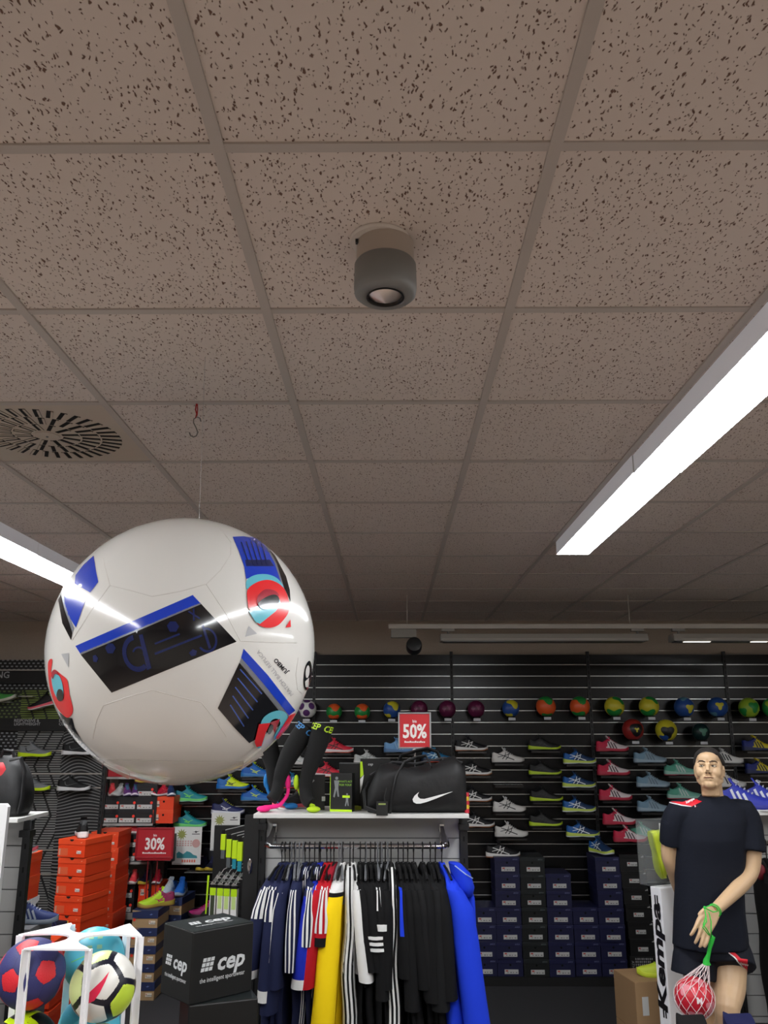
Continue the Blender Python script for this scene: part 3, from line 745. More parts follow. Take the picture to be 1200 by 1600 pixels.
wall_shoe('limeblue', 364, 1222, 'lime and blue trainer with a lime tongue below the giant ball')
wall_shoe('bluebird', 402, 1203, 'bright blue trainer with lime laces, upper of two beside the sock')
wall_shoe('bluebird', 402, 1240, 'bright blue trainer with lime laces, lower of two beside the sock')
wall_shoe('navybird', 356, 1261, 'navy trainer with a white sole and yellow laces above a poster')
wall_shoe('tealgreen', 298, 1241, 'teal trainer with green sole, upper of two')
wall_shoe('tealgreen', 297, 1281, 'teal trainer with green sole, lower of two above a poster')
YN = 8.0
for key, px, py, lab, rz in (('greylime', 54, 1171, 'grey trainer with lime sole, upper of two on the print wall', 0), ('greylime', 52, 1224, 'grey trainer with lime sole, lower of two on the print wall', 0),
                             ('blackwhitesole', 122, 1168, 'black trainer with white sole beneath the giant ball edge', 0), ('blackwhitesole', 115, 1224, 'black trainer with white sole above the orange boxes', 0),
                             ('blackwhitesole', -2, 1174, 'black shoe toe at the far left edge', 0)):
    b = P(px, py + 11, YN); shoe(key, lab, (b.x, YN, b.z), rz)
    G().box((b.x - .12, YN - .03, b.z - .006), (b.x + .12, yl + .001, b.z - .001)).build('shoe_shelf', shelfm, wb, 0)
b = P(2, 1098, YN); shoe('greenrun', 'green running shoe tilted on the print wall at the left edge', (b.x, YN - .02, b.z), rot=(0, R(-14), 0))
b = P(64, 1105, YN); shoe('blackpink', 'black trainer with pink and white sole tilted at the left of the ball', (b.x + .04, YN - .02, b.z), rot=(0, R(14), PI))
a_ = P(30, 1087, yl - .05); G().box((a_.x, YN + .04, a_.z - .012), (a_.x + .14, yl + .001, a_.z - .002)).build('shoe_holder', ALU, wb, 0)
a_ = P(4, 1096, yl - .05); G().box((a_.x - .06, YN + .04, a_.z - .012), (a_.x + .08, yl + .001, a_.z - .002)).build('shoe_holder', ALU, wb, 0)

# ------------------------------------------------------------------ small balls on the wall
def ball_mat(cols, seed, sc=2.2):
    m = bpy.data.materials.new('handball'); m.use_nodes = True; nt = m.node_tree; b = nt.nodes['Principled BSDF']; b.inputs['Roughness'].default_value = .38
    tc = nt.nodes.new('ShaderNodeTexCoord'); mp = nt.nodes.new('ShaderNodeMapping'); mp.inputs['Location'].default_value = (seed * 1.7, seed * .9, seed * 2.3)
    n = nt.nodes.new('ShaderNodeTexNoise'); n.inputs['Scale'].default_value = sc * 4; n.inputs['Detail'].default_value = .5
    r = nt.nodes.new('ShaderNodeValToRGB'); r.color_ramp.interpolation = 'CONSTANT'
    els = r.color_ramp.elements; ps = [0, .5, .62]
    els[0].position = 0; els[0].color = (*lin(cols[0]), 1); els[1].position = .5; els[1].color = (*lin(cols[1]), 1)
    if len(cols) > 2: e = els.new(.6); e.color = (*lin(cols[2]), 1)
    nt.links.new(tc.outputs['Object'], mp.inputs[0]); nt.links.new(mp.outputs[0], n.inputs[0]); nt.links.new(n.outputs[0], r.inputs[0]); nt.links.new(r.outputs[0], b.inputs['Base Color'])
    v = nt.nodes.new('ShaderNodeTexVoronoi'); v.feature = 'DISTANCE_TO_EDGE'; v.inputs['Scale'].default_value = 12
    nt.links.new(tc.outputs['Object'], v.inputs[0])
    rr = nt.nodes.new('ShaderNodeMath'); rr.operation = 'MINIMUM'; rr.inputs[1].default_value = .06; nt.links.new(v.outputs['Distance'], rr.inputs[0])
    bp = nt.nodes.new('ShaderNodeBump'); bp.inputs['Strength'].default_value = .5; bp.inputs['Distance'].default_value = .03; nt.links.new(rr.outputs[0], bp.inputs['Height']); nt.links.new(bp.outputs[0], b.inputs['Normal'])
    return m
BALLS = {'go': mat((30, 150, 60), .4), 'by': 0}
def patch(r, ax_, ang, m, name, t, n=20, wav=.0):
    """a coloured leather panel lying on the ball around a direction, with a wavy rim"""
    q = Vector(ax_).normalized().to_track_quat('Z', 'Y').to_matrix().to_4x4(); rs = []
    for i in range(7):
        rs.append([(lambda a: ((r * 1.006) * math.sin(a) * math.cos(2 * PI * k / n), (r * 1.006) * math.sin(a) * math.sin(2 * PI * k / n), (r * 1.006) * math.cos(a)))(max(.01, R(ang) * i / 6 * (1 + wav * math.sin(3 * 2 * PI * k / n)))) for k in range(n)])
    G().rings(rs, 0, False, q).build(name, m, t, 80)
def wall_ball(px, py, rp, base, patches, label, group=None):
    Yb = 8.02; c = P(px, py, Yb); r = rp / 164.0
    t = thing('handball', label, 'ball', c, 0, group)
    G().ell((0, 0, 0), (r, r, r), 28).build('shell', base, t, 80)
    for ax_, ang, m, wv in patches: patch(r, ax_, ang, m, 'panel', t, 24, wv)
    h = thing('ball_holder', 'black ring holder under the %s' % ' '.join(label.split()[:11]), 'holder', (c.x, Yb, c.z - r), 0)
    g = G().tube([(.04 * math.cos(a), .04 * math.sin(a), .0065) for a in [2 * PI * k / 16 for k in range(17)]], .003, 5)
    g.tube([(0, .035, .004), (0, SY - Yb + .002, -.002)], .004, 6)
    g.build('ring', BLACK, h)
    G().box((-.032, -.062, -.028), (.032, -.059, -.004)).build('price_label', mat((190, 192, 195), .5), h, 0)
    G().tube([(0, -.038, .0065), (0, -.059, -.006)], .002, 5).build('label_arm', BLACK, h)
    return t
gO, gG, gB, gY, gM = mat((226, 92, 40), .4), mat((34, 140, 62), .4), mat((38, 78, 150), .4), mat((206, 196, 48), .4), mat((92, 24, 62), .35)
gDG, gR, gK = mat((20, 56, 56), .4), mat((150, 38, 36), .4), mat((24, 26, 28), .4)
def ofrom(l): return l + ' on the slat wall'
wall_ball(480, 1108, 14, WHITE, [((-.6, -.8, .3), 22, mat((90, 50, 110), .4), 0), ((.6, -.8, .35), 22, mat((90, 50, 110), .4), 0), ((0, -1, -.5), 22, mat((90, 50, 110), .4), 0), ((0, -.5, 1), 22, mat((90, 50, 110), .4), 0), ((-.9, -.3, -.4), 20, mat((90, 50, 110), .4), 0)], 'white handball with purple spots, right at the giant ball')
for i, px in enumerate((522, 566)):
    wall_ball(px, 1112, 12, gG, [((.15, -.6, 1), 48, gO, .2), ((0, -.5, -1), 40, gO, .2)], '%s small green and orange ball, left of the 50%% sign' % ('left' if i == 0 else 'right'), 'small green and orange balls')
wall_ball(612, 1109, 13, gB, [((.4, -.7, .8), 42, gY, .25), ((-.5, -.5, -.9), 25, gY, .2)], 'blue and yellow handball just left of the 50% sign')
for px, lab in ((655, 'maroon handball half behind the 50% sign'), (699, 'maroon handball right of the 50% sign'), (744, 'maroon handball farthest right of the three, beside a blue one')):
    t = wall_ball(px, 1108, 13, gM, [((.2, -1, .25), 15, mat((128, 60, 96), .4), .4), ((-.5, -1, -.1), 10, mat((128, 60, 96), .4), .5)], lab, 'maroon handballs')
wall_ball(798, 1107, 13, gB, [((.35, -.7, .85), 42, gY, .25), ((-.3, -.5, -1), 25, gY, .2)], 'blue and yellow handball left of two orange ones')
wall_ball(853, 1104, 15, gO, [((.1, -.45, 1), 46, gG, .25), ((0, -.3, -1), 30, gG, .2)], 'orange handball with green top, left of two')
wall_ball(906, 1104, 15, gO, [((.05, -.45, 1), 46, gG, .25), ((-.2, -.3, -1), 40, gG, .2)], 'orange handball with green top beside the upright, right of two')
wall_ball(960, 1104, 15, gY, [((.5, -.5, .9), 35, gG, .25), ((-.2, -.6, -1), 42, gG, .3)], 'yellow handball with green patches, left of two')
wall_ball(1014, 1104, 15, gY, [((.4, -.5, 1), 36, gG, .25), ((-.3, -.5, -1), 42, gG, .3)], 'yellow handball with green patches, right of two')
wall_ball(1069, 1105, 15, gB, [((.35, -1, -.15), 24, gY, .3), ((-.2, -.5, 1), 22, mat((90, 140, 160), .4), .2)], 'blue handball with a yellow patch, left of two')
wall_ball(1121, 1105, 15, gB, [((-.1, -1, .15), 20, gY, .35), ((-.6, -.4, -.8), 20, mat((90, 140, 160), .4), .2)], 'blue handball with a yellow triangle, right of two beside the upright')
wall_ball(1170, 1106, 15, mat((150, 184, 50), .4), [((.25, -1, .1), 30, gG, .3), ((-.8, -.4, -.4), 25, gG, .2)], 'lime handball with a green centre above the yellow trainer')
wall_ball(1207, 1106, 15, gG, [((-.5, -.8, .3), 30, mat((150, 184, 50), .4), .3)], 'green handball cut by the right edge')
wall_ball(989, 1140, 16, gR, [((.1, -1, 0), 36, gK, .12), ((.1, -1, 0), 10, gY, .5)], 'dark red handball with black centre in the lower row')
wall_ball(1041, 1141, 16, gY, [((-.15, -1, -.2), 34, gK, .25), ((-.5, -.6, -.9), 24, gB, .2)], 'yellow and black handball in the lower row')
wall_ball(1095, 1144, 13, gDG, [((0, -1, .1), 24, mat((80, 130, 110), .4), .35)], 'small dark green handball in the lower row')

# ------------------------------------------------------------------ shoe boxes under the slat wall
def shoebox_proto(wd, dp, h, body, lid, lidh=.032, label=None, lpos=(.0, -.5), holes=True, lsize=(.115, .034), mark=None, dot=None, tickm=None):
    root = bpy.data.objects.new('shoe_box', None); COL.objects.link(root)
    G().box((-wd / 2, 0, 0), (wd / 2, dp, h - .004)).build('body', body, root, 0)
    G().box((-wd / 2 - .0025, -.003, h - lidh), (wd / 2 + .0025, dp + .003, h)).build('lid', lid, root, 0, .0015)
    if label:
        x, z = lpos; g = G().box((x - lsize[0] / 2, -.0042, z - lsize[1] / 2), (x + lsize[0] / 2, -.0005, z + lsize[1] / 2))
        l = g.build('label', label, root, 0)
        g = G()
        for k in range(4): g.box((x - lsize[0] * .3 + k * lsize[0] * .2, -.0046, z - lsize[1] * .25), (x - lsize[0] * .3 + k * lsize[0] * .2 + .008 + .006 * (k % 2), -.0041, z - .002))
        g.box((x - lsize[0] * .42, -.0046, z + .002), (x - lsize[0] * .25, -.0041, z + lsize[1] * .35), 1)
        g.build('label_print', [mat((110, 110, 112), .6), mat((190, 70, 60), .6)], l, 0)
    if holes: G().lathe([(.009, 0), (.009, .002)], 12, T=TR(-.0, -.0012, h - lidh - .012, R(90))).build('finger_hole', mat((4, 4, 5), .9), root)
    if mark: 
        g = G(); text(g, mark[0], mark[1], TR(mark[2], -.0034, mark[3]), 0, .0, .3); g.build('logo', mat(mark[4], .5), root, 0)
    if dot: G().lathe([(.012, 0), (.012, .002)], 12, T=TR(dot[0], -.0032, dot[1], R(90))).build('sticker', mat((240, 60, 40), .5), root)
    if tickm:
        cx, cz, sz, mm = tickm; g = G().prism([(cx + (x - .5) * sz, cz + (z - .3) * sz) for x, z in SWOOSH], .0006, T=TR(0, -.0036, 0)); g.build('logo', mm, root, 0)
    return root
LBL = mat((196, 196, 194), .5)
NAVY = mat((21, 23, 62), .5); NAVYL = mat((25, 27, 68), .45); GREENK = mat((22, 28, 28), .5)
BH = .1335
pn = shoebox_proto(.212, .31, BH - .002, NAVY, NAVYL, label=LBL, lpos=(.008, .036), mark=('asics', .022, .068, BH - .018, (120, 124, 165)))
pg = shoebox_proto(.212, .31, BH - .002, GREENK, mat((30, 38, 40), .5), label=LBL, lpos=(.008, .036), mark=('asics', .022, .068, BH - .018, (110, 118, 118)))
pk = shoebox_proto(.212, .31, BH - .002, mat((18, 18, 19), .5), mat((20, 20, 21), .45), label=LBL, lpos=(0, .055), lsize=(.085, .032), holes=False)
for sgn in range(3):
    G().box((.078 + .008 * sgn, -.0045, BH - .024), (.083 + .008 * sgn, -.003, BH - .022 + .004 * (sgn + 1))).build('logo_bar', LBL, pk, 0)
used = set()
def put(proto, loc, label, group=None, rz=0, cat='box', s=(1, 1, 1)):
    o = proto if proto.name not in used else copy_tree(proto)
    used.add(proto.name) if o is proto else None
    o.location = loc; o.rotation_euler = (0, 0, rz); o.scale = s
    o['label'] = label; o['category'] = cat
    if group: o['group'] = group
    return o
YB = 7.78
zb0 = P(850, 1526, YB).z
stacks = [(755, 4, 'n', 'leftmost'), (791, 7, 'n', 'second'), (834, 7, 'g', 'third'), (876, 6, 'n', 'fourth'), (917, 4, 'n', 'fifth'), (958, 7, 'n', 'sixth')]
for si, (px, n, kind, nm) in enumerate(stacks):
    x0 = P(755 + (958 - 755) / 5 * si + (1 if si == 0 else 0), 1470, YB).x
    for k in range(n):
        pr = pn if kind == 'n' else pg
        cname = 'navy' if kind == 'n' else 'greenish black'
        pos = 'top' if k == n - 1 else ('bottom' if k == 0 else ordn(n - 1 - k) + ' from top')
        sidx = ['leftmost', 'second', 'third', 'fourth', 'fifth', 'sixth'][si]
        z = zb0 + BH * k
        o = put(pr, (x0 + rnd.uniform(-.004, .004), YB + rnd.uniform(-.01, .01), z), '%s shoe box with white label, %s of %s wall stack' % (cname, pos, sidx), '%s stack of shoe boxes' % sidx, rnd.uniform(-.01, .01))
for k in range(6):
    z = zb0 + .155 + BH * k + .0
    pos = 'top' if k == 5 else ('bottom' if k == 0 else ordn(5 - k) + ' from top')
    put(pk, (P(1004 - 1.6 * (k), 1470, YB).x, YB, z), 'black shoe box with small white label, %s of the black stack' % pos, 'black shoe boxes', 0)
# plinth shelf below the boxes, printed carton below the black stack
a_ = P(733, 1527, YB - .03); q = P(1100, 1527, YB - .03)
G().box((a_.x, YB - .03, .0), (q.x, SY, zb0 - .001)).build('plinth', mat((20, 20, 21), .6), wb, 0)
zc = zb0
tb = thing('printed_carton', 'black carton printed with white block letters under the black shoe boxes', 'box', (P(1004, 1500, YB).x, YB, zc))
G().box((-.105, 0, 0), (.12, .31, .153)).build('carton', mat((18, 18, 19), .5), tb, 0, .002)
g = G()
for k in range(4):
    for q in range(9 - k % 2): g.box((-.06 + q * .017, -.0012, .128 - k * .022), (-.06 + q * .017 + .009 + .003 * ((q + k) % 2), -.0004, .143 - k * .022))
text(g, 'ATHLETE', .03, TR(-.082, -.001, .06, 0, R(90), 0), 0, .015, 0)
g.build('lettering', mat((150, 150, 150), .5), tb, 0)
# ------------------------------------------------------------------ clothes gondola in the middle
GYF, GYB = 4.95, 5.42
gl = P(396, 1272, GYF); gr = P(733, 1272, GYF); GT = gl.z
SHELFW = mat((214, 214, 210), .45); PANW = mat((176, 176, 174), .5)
def gondola(name, label, xl, xr, ztop_, yf, yb, step=.112, first=.13, ya=None, post_l=True, post_r=True, panel_cut=0, yp=None):
    yp = yp or yb
    t = thing(name, label, 'shelf unit', ((xl + xr) / 2, yf, 0)); w_ = (xr - xl) / 2
    G().box((-w_, 0, ztop_ - .022), (w_, yb - yf, ztop_)).build('top_board', SHELFW, t, 0, .002)
    pw = .045
    for s, on in ((-1, post_l), (1, post_r)):
        if not on: continue
        x = s * (w_ - pw / 2 + .012)
        p = G().box((x - pw / 2, yp - yf - .20, 0), (x + pw / 2, yp - yf - .155, ztop_ - .024)).build('post', DARK, t, 0, .002)
        g = G(); z = ztop_ - .16
        while z > .1: g.box((x - .005, yp - yf - .2012, z - .014), (x + .005, yp - yf - .19, z + .014)); z -= .12
        g.build('slot_row', mat((4, 4, 4), .9), p, 0)['kind'] = 'stuff'
        G().box((x - .03, yp - yf - .23, ztop_ - .11), (x + .03, yp - yf - .15, ztop_ - .075)).build('bracket', BLACK, t, 0)
        G().box((x - .03, yp - yf - .5, 0), (x + .03, yp - yf + .1, .08)).build('foot', DARK, t, 0)
    z = ztop_ - .03; k = 0; h = first
    while z - h > .12:
        G().box((-w_ + pw - .01, yp - yf - .175, z - h + .004), (w_ - pw + .01, yp - yf - .155, z - .002)).build('slat', PANW, t, 0)
        G().box((-w_ + pw - .01, yp - yf - .168, z - .003), (w_ - pw + .01, yp - yf - .156, z + .005)).build('slat_joint', mat((90, 90, 92), .5), t, 0)
        z -= h; h = step
    G().box((-w_ + .02, yp - yf - .154, .02), (w_ - .02, yp - yf - .13, ztop_ - .024)).build('back_panel', PANW, t, 0)
    return t
xl, xr = gl.x, gr.x
gon = gondola('clothes_gondola', 'white slatted shop gondola with black posts carrying the clothes rail', xl, xr, GT, GYF, GYB, yp=5.42)
# long lock on the left black post
c = P(390, 1354, 5.2)
bp = G().box((xl - .09 - (xl + xr) / 2, .26, 0), (xl - .005 - (xl + xr) / 2, .31, GT - .03)).build('side_board', mat((20, 20, 21), .5), gon, 0)
G().lathe([(.014, -.0), (.014, .004), (.008, .008)], 16, T=TR(c.x - (xl + xr) / 2, .258, c.z, R(90)) @ Matrix.Diagonal((1, 3, 1, 1))).build('lock_plate', CHROME, gon)
# clothes rail
RY = 5.02; rz = P(560, 1322, RY).z; RZ = rz
ra, rb = P(424, 1322, RY).x, P(691, 1322, RY).x
rail = thing('clothes_rail', 'chrome clothes rail on two bent brackets below the white top board', 'rail', ((ra + rb) / 2, RY, rz)); hw = (rb - ra) / 2
G().tube([(-hw - .005, .22, .06), (-hw - .03, .13, .02), (-hw - .03, .04, 0), (-hw, 0, 0), (-hw + .03, 0, 0), (0, 0, 0), (hw - .03, 0, 0), (hw, 0, 0), (hw + .03, .04, 0), (hw + .03, .13, .02), (hw + .005, .22, .06)], .015, 12).build('tube', CHROME, rail)
for s in (-1, 1):
    G().box((s * (hw + .01) - .014, .19, -.02), (s * (hw + .01) + .014, .232, .10)).build('bracket', CHROME, rail, 0, .003)
    G().rings([[(s * (hw + .015) - .016, .02, -.014), (s * (hw + .015) + .016, .02, -.014), (s * (hw + .015) + .016, .02, .016), (s * (hw + .015) - .016, .02, .016)], [(s * (hw + .01) - .01, .2, .04), (s * (hw + .01) + .01, .2, .04), (s * (hw + .01) + .01, .2, .09), (s * (hw + .01) - .01, .2, .09)]]).build('arm', CHROME, rail, 0)

# ------------------------------------------------------------------ garments
def fabric(c): return mat(c, .85, spec=.25, bump=.25, bscale=700)
NV, RB, BK, RD, YL, WT = (28, 34, 66), (28, 62, 215), (17, 17, 19), (180, 20, 34), (250, 214, 12), (222, 222, 220)
SW = fabric((228, 228, 226))
ring_e = lambda c, a, b, n, fold=0, ph=0: [(c[0] + a * math.cos(2 * PI * k / n) + fold * math.sin(5 * (2 * PI * k / n) + ph), c[1] + b * math.sin(2 * PI * k / n), c[2]) for k in range(n)]
def hanger(t, m=BLACK):
    g = G(); pts = [(.0, .004, -.030), (0, .018, -.004), (0, .017, .012), (0, .0, .0215), (0, -.017, .012), (0, -.019, -.006), (0, -.008, -.03), (0, 0, -.055), (0, 0, -.09)]
    g.tube(pts, .0032, 6)
    h = g.build('hanger_hook', m, t)
    G().tube([(0, -.19, -.145), (0, -.10, -.105), (0, 0, -.088), (0, .10, -.105), (0, .19, -.145)], .007, 6, flat=1.0).build('hanger_bar', m, t)
def garment(px, colr, length, label, rz=0, sleeve=None, th=.03, stripes=None, cuff=None, yoke=None, band=None, segs=None, body=True, flare=1.0, dy=0, pants=False, collar=None, name='sports_shirt', wd=.20, smat=None):
    """hangs across the rail; the camera sees its near edge and a turned side"""
    x = P(px, 1322, RY).x
    t = thing(name, label, 'clothing', (x, RY, RZ), R(rz), 'sportswear on the chrome rail')
    hanger(t)
    if not pants and colr not in (YL, RB): th *= .65
    fm = fabric(colr); n = 36; ph = rnd.random() * 6
    prof = [(-.085, .035, .014), (-.10, .06, .018), (-.125, wd * .62, .022), (-.155, wd * .92, .026), (-.20, wd * 1.02, th), (-.35, wd, th * 1.15), (-.5, wd * .98, th * 1.2), (-length * .85, wd * 1.0 * flare, th * 1.3), (-length, wd * 1.02 * flare, th * 1.4)]
    if pants: prof = [(-.095, .10, .012), (-.11, .15, .022), (-.16, wd * .82, .026), (-.35, wd * .85, th), (-.6, wd * .9, th * 1.1), (-length * .8, wd * .85, th * 1.1), (-length, wd * .8, th)]
    # denser rings
    dn_ = []
    for (z0, a0, b0), (z1, a1, b1) in zip(prof, prof[1:]):
        q = max(1, int((z0 - z1) / .06))
        for i in range(q): k = i / q; dn_.append((z0 + (z1 - z0) * k, a0 + (a1 - a0) * k, b0 + (b1 - b0) * k))
    dn_.append(prof[-1])
    rings_ = []
    for z, a_, b_ in dn_:
        f = min(1, max(0, (-z - .15) / .3)) * .010
        if pants: rings_.append([(b_ * math.copysign(abs(math.cos(u)) ** .6, math.cos(u)) + f * .8 * math.sin(2.3 * z * 6 + ph), a_ * math.copysign(abs(math.sin(u)) ** .5, math.sin(u)), z) for u in [2 * PI * k / n for k in range(n)]])
        else: rings_.append([(b_ * math.copysign(abs(math.cos(u)) ** .8, math.cos(u)) + f * math.sin(4 * u + ph + z * 2) + f * .8 * math.sin(2.3 * z * 6 + ph), a_ * math.sin(u), z) for u in [2 * PI * k / n for k in range(n)]])
    bm_ = band
    def ms(i, j):
        z = dn_[i][0]
        if yoke and z > -yoke[0]: return 1
        if band and -band[1] < z <= -band[0]: return 2
        return 0
    g = G(); g.rings(rings_, 0, True, ms=ms)
    g.build('body', [fm, fabric(yoke[1]) if yoke else fm, fabric(band[2]) if band else fm], t, 70)
    if pants:
        for s_ in (stripes or []):
            ang0, wdt, cm = s_; gs = G(); js = []
            vs = []; m_ = len(dn_)
            for (z, a_, b_) in dn_:
                for q in (-wdt / 2, wdt / 2):
                    u = -PI / 2 + ang0 + q; f = min(1, max(0, (-z - .15) / .3)) * .010
                    xx = (ang0 + q) * .2; vs.append((xx + f * .8 * math.sin(2.3 * z * 6 + ph), -a_ * max(0, 1 - abs(xx / b_) ** 3.33) ** .25 - .0025, z))
            gs.add(vs, [[2 * i, 2 * i + 1, 2 * i + 3, 2 * i + 2] for i in range(m_ - 1)]); gs.build('stripe', fabric(cm), t, 70)
    if sleeve:
        sl, lean, sw = sleeve                     # length, sideways lean, width
        cpts = [(0, -wd * .80, -.150), (lean * .1, -wd * 1.0, -.20), (lean * .3, -wd * 1.12, -.28), (lean * .62, -wd * 1.17, -.28 - (sl - .13) * .5), (lean, -wd * 1.17, -.15 - sl)]
        P_ = []
        for a, b in zip(cpts, cpts[1:]):
            for i in range(4): P_.append(Vector(a).lerp(Vector(b), i / 4))
        P_.append(Vector(cpts[-1])); m_ = len(P_)
        def srad(i): k = i / (m_ - 1); return (.026 + sw * min(1, k * 1.6), .055 + .012 * k)
        def sring(i, sc=1.0, us=None):
            a_, b_ = srad(i); c = P_[i]
            us = us or [2 * PI * k / 20 for k in range(20)]
            return [(c.x + a_ * sc * math.cos(u) + .003 * math.sin(3 * u + i * .4), c.y + b_ * sc * math.sin(u), c.z + (.03 if i < 3 else 0) * math.sin(u)) for u in us]
        fs_ = fabric(smat) if smat else fm
        nc = m_ - 1 - max(1, int((m_ - 1) * (.05 / sl))) if cuff else 99
        g = G(); g.rings([sring(i) for i in range(m_)], 0, True, ms=lambda i, j: 1 if i >= nc else (2 + [k_ for k_, (f_, c_) in enumerate(segs) if i / (m_ - 1) < f_][0] if segs and i / (m_ - 1) < segs[-1][0] else 0))
        g.build('sleeve', [fs_, fabric(cuff) if cuff else fs_] + [fabric(c_) for f_, c_ in (segs or [])], t, 70)
        if stripes and not pants:
            for (u0, wdt, cm, k0, k1) in stripes:
                i0, i1 = int(k0 * (m_ - 1)), int(k1 * (m_ - 1)); vs = []
                for i in range(i0, i1 + 1): vs += sring(i, 1.05, [-PI / 2 + u0 - wdt / 2, -PI / 2 + u0 + wdt / 2])
                G().add(vs, [[2 * i, 2 * i + 1, 2 * i + 3, 2 * i + 2] for i in range(i1 - i0)]).build('stripe', fabric(cm), t, 70)
    if collar: G().tube([(0, -.05, -.088), (.02, -.02, -.07), (.02, .03, -.07), (0, .06, -.09)], .012, 8, flat=1.5).build('collar', fabric(collar), t)
    return t
S3 = lambda cm, k0=0, k1=1, w_=.24, u=0, g_=.42: [(u + g_ * q, w_, cm, k0, k1) for q in (-1, 0, 1)]
P3 = lambda cm, w_=.05, g_=.10, u=0: [(u + g_ * q, w_, cm) for q in (-1, 0, 1)]
garment(441, NV, .95, 'dark navy shirt with white shoulder, three stripes and white cuff, leftmost on the rail', -14, (.46, -.075, .022), .03, S3(WT, .0, .62, .30, .1, .5), WT, smat=NV)
garment(446, NV, .95, 'navy shirt with two white sleeve stripes, second from left', -8, (.56, -.02, .014), .026, [(-.35, .3, WT, .05, .6), (.35, .3, WT, .05, .6)], WT)
garment(453, NV, 1.0, 'plain dark navy top, third from left on the rail', -4, (.5, -.01, .012), .026)
garment(461, NV, 1.15, 'plain navy sports jacket hanging fourth from left', -10, (.62, -.05, .016), .03, [(.5, .2, WT, .25, .75), (-.2, .2, WT, .25, .75)])
garment(477, NV, 1.15, 'long navy track top with slanting white stripes, left of the royal blue shirt', -8, (.42, .00, .012), .026, S3(WT, .2, 1, .2, 0, .5))
garment(484, NV, 1.2, 'navy track trousers with white side stripes left of the blue shirt', -5, None, .026, P3(WT, .02, .05, .04), pants=True, name='track_trousers')
garment(492, NV, .9, 'navy shirt with white stripes just left of the royal blue shirt', 0, (.3, -.01, .012), .02, S3(WT, 0, 1, .25, 0, .5))
garment(501, (26, 42, 170), .66, 'royal blue short shirt with white cuff between navy and red', -6, (.50, -.045, .024), .024, [(.75, .22, WT, 0, .3)], WT)
garment(499, NV, 1.2, 'navy shorts and trousers with white stripe showing below the royal blue shirt', -2, None, .02, P3(WT, .02, .05, .04), pants=True, name='track_trousers')
garment(511, RD, .62, 'red shirt, left one of two red shirts', -8, (.50, -.05, .024), .02)
garment(517, RD, 1.0, 'red shirt with white stripes and white shoulder patch, right one of two red', -4, (.3, -.01, .018), .02, S3(WT, 0, .85, .3, 0, .55), K_)
garment(522, (150, 22, 40), 1.15, 'dark red trousers reaching low behind the yellow shirt', -4, None, .024, None, pants=True, name='track_trousers')
garment(536, YL, 1.1, 'bright yellow goalkeeper shirt with white shoulder and black band', -5, (1.0, -.085, .036), .026, None, None, (.22, WT), None, [(.19, WT), (.26, K_)], smat=YL)
garment(547, WT, 1.2, 'white track trousers with three black side stripes beside the yellow shirt', 3, None, .036, P3(K_, .050, .115, .0), pants=True, name='track_trousers', wd=.30)
garment(552, WT, .6, 'plain white short-sleeved shirt right of the yellow one', 6, (.47, .06, .014), .018)
garment(563, BK, .95, 'black shirt beside the white shirt', 4, (.42, .05, .014), .024)
garment(571, BK, .66, 'black shirt with three short white bands across its sleeve', 6, (.42, .055, .024), .024)
garment(579, BK, 1.0, 'plain black shirt right of the white-banded sleeve', 3, (.3, .02, .012), .024)
garment(586, BK, .66, 'black shirt with two white lines down its sleeve and a white patch', 5, (.42, .03, .022), .024, [(-.3, .22, WT, .05, .55), (.3, .22, WT, .05, .55)])
garment(594, BK, 1.2, 'plain black track top left of the long striped trousers', 2, (.55, .01, .012), .026)
garment(602, BK, 1.2, 'plain black jacket next to the long striped trousers', 2, (.5, 0, .012), .022)
garment(611, BK, 1.25, 'long black track trousers with three full-length white stripes', 2, None, .040, P3((232, 232, 230), .052, .110, .0), pants=True, name='track_trousers', wd=.30)
garment(622, BK, 1.1, 'black shirt with royal blue sleeve stripe', 4, (.45, .02, .014), .024, [(-.3, .5, RB, .0, .7)])
garment(630, BK, 1.2, 'black track jacket right of the blue-striped sleeve', 5, (.6, .02, .016), .026)
garment(637, BK, 1.2, 'black jacket, fifth from the blue jacket', 6, (.5, .05, .02), .026)
garment(646, (26, 26, 28), 1.15, 'black jacket, fourth from the blue jacket', 6, (.55, .06, .02), .026)
garment(660, BK, 1.2, 'black jacket, third from the blue jacket', 5, (.56, .02, .022), .03)
garment(672, (25, 26, 28), 1.2, 'charcoal black jacket, second from the blue jacket', 6, (.6, .01, .022), .03)
garment(680, BK, 1.25, 'black jacket directly left of the royal blue jacket', 4, (.55, .03, .022), .03)
bj = garment(690, RB, 1.15, 'large royal blue hooded jacket at the right end of the rail', 12, (.78, .12, .045), .05, None, None, name='hooded_jacket', wd=.21, flare=1.15)
g = G().rings([ring_e((.045, -.10, -.075), .03, .07, 14), ring_e((.07, -.12, -.12), .05, .09, 14), ring_e((.085, -.13, -.19), .055, .085, 14), ring_e((.09, -.13, -.235), .04, .06, 14)])
g.build('hood', fabric(RB), bj, 70)
G().tube([(.02, -.19, -.075), (.07, -.225, -.115), (.115, -.20, -.14)], .003, 5).build('piping', fabric((170, 190, 220)), bj)
G().rings([ring_e((.09, -.02, -.12), .03, .12, 14), ring_e((.12, -.04, -.25), .035, .13, 14), ring_e((.13, -.04, -.38), .03, .12, 14)]).build('far_sleeve', fabric(RB), bj, 70)
# extra grey plastic hangers on the rail
for i, px in enumerate((456, 462, 468, 474, 530, 534, 572, 590, 597, 606)):
    t = thing('clothes_hanger', 'grey plastic clothes hanger, %s from the left of the pale ones' % ordn(i), 'hanger', (P(px, 1322, RY).x, RY, rz), R(rnd.uniform(-6, 6)), 'pale hangers on the rail')
    hanger(t, mat((110, 112, 116), .3))
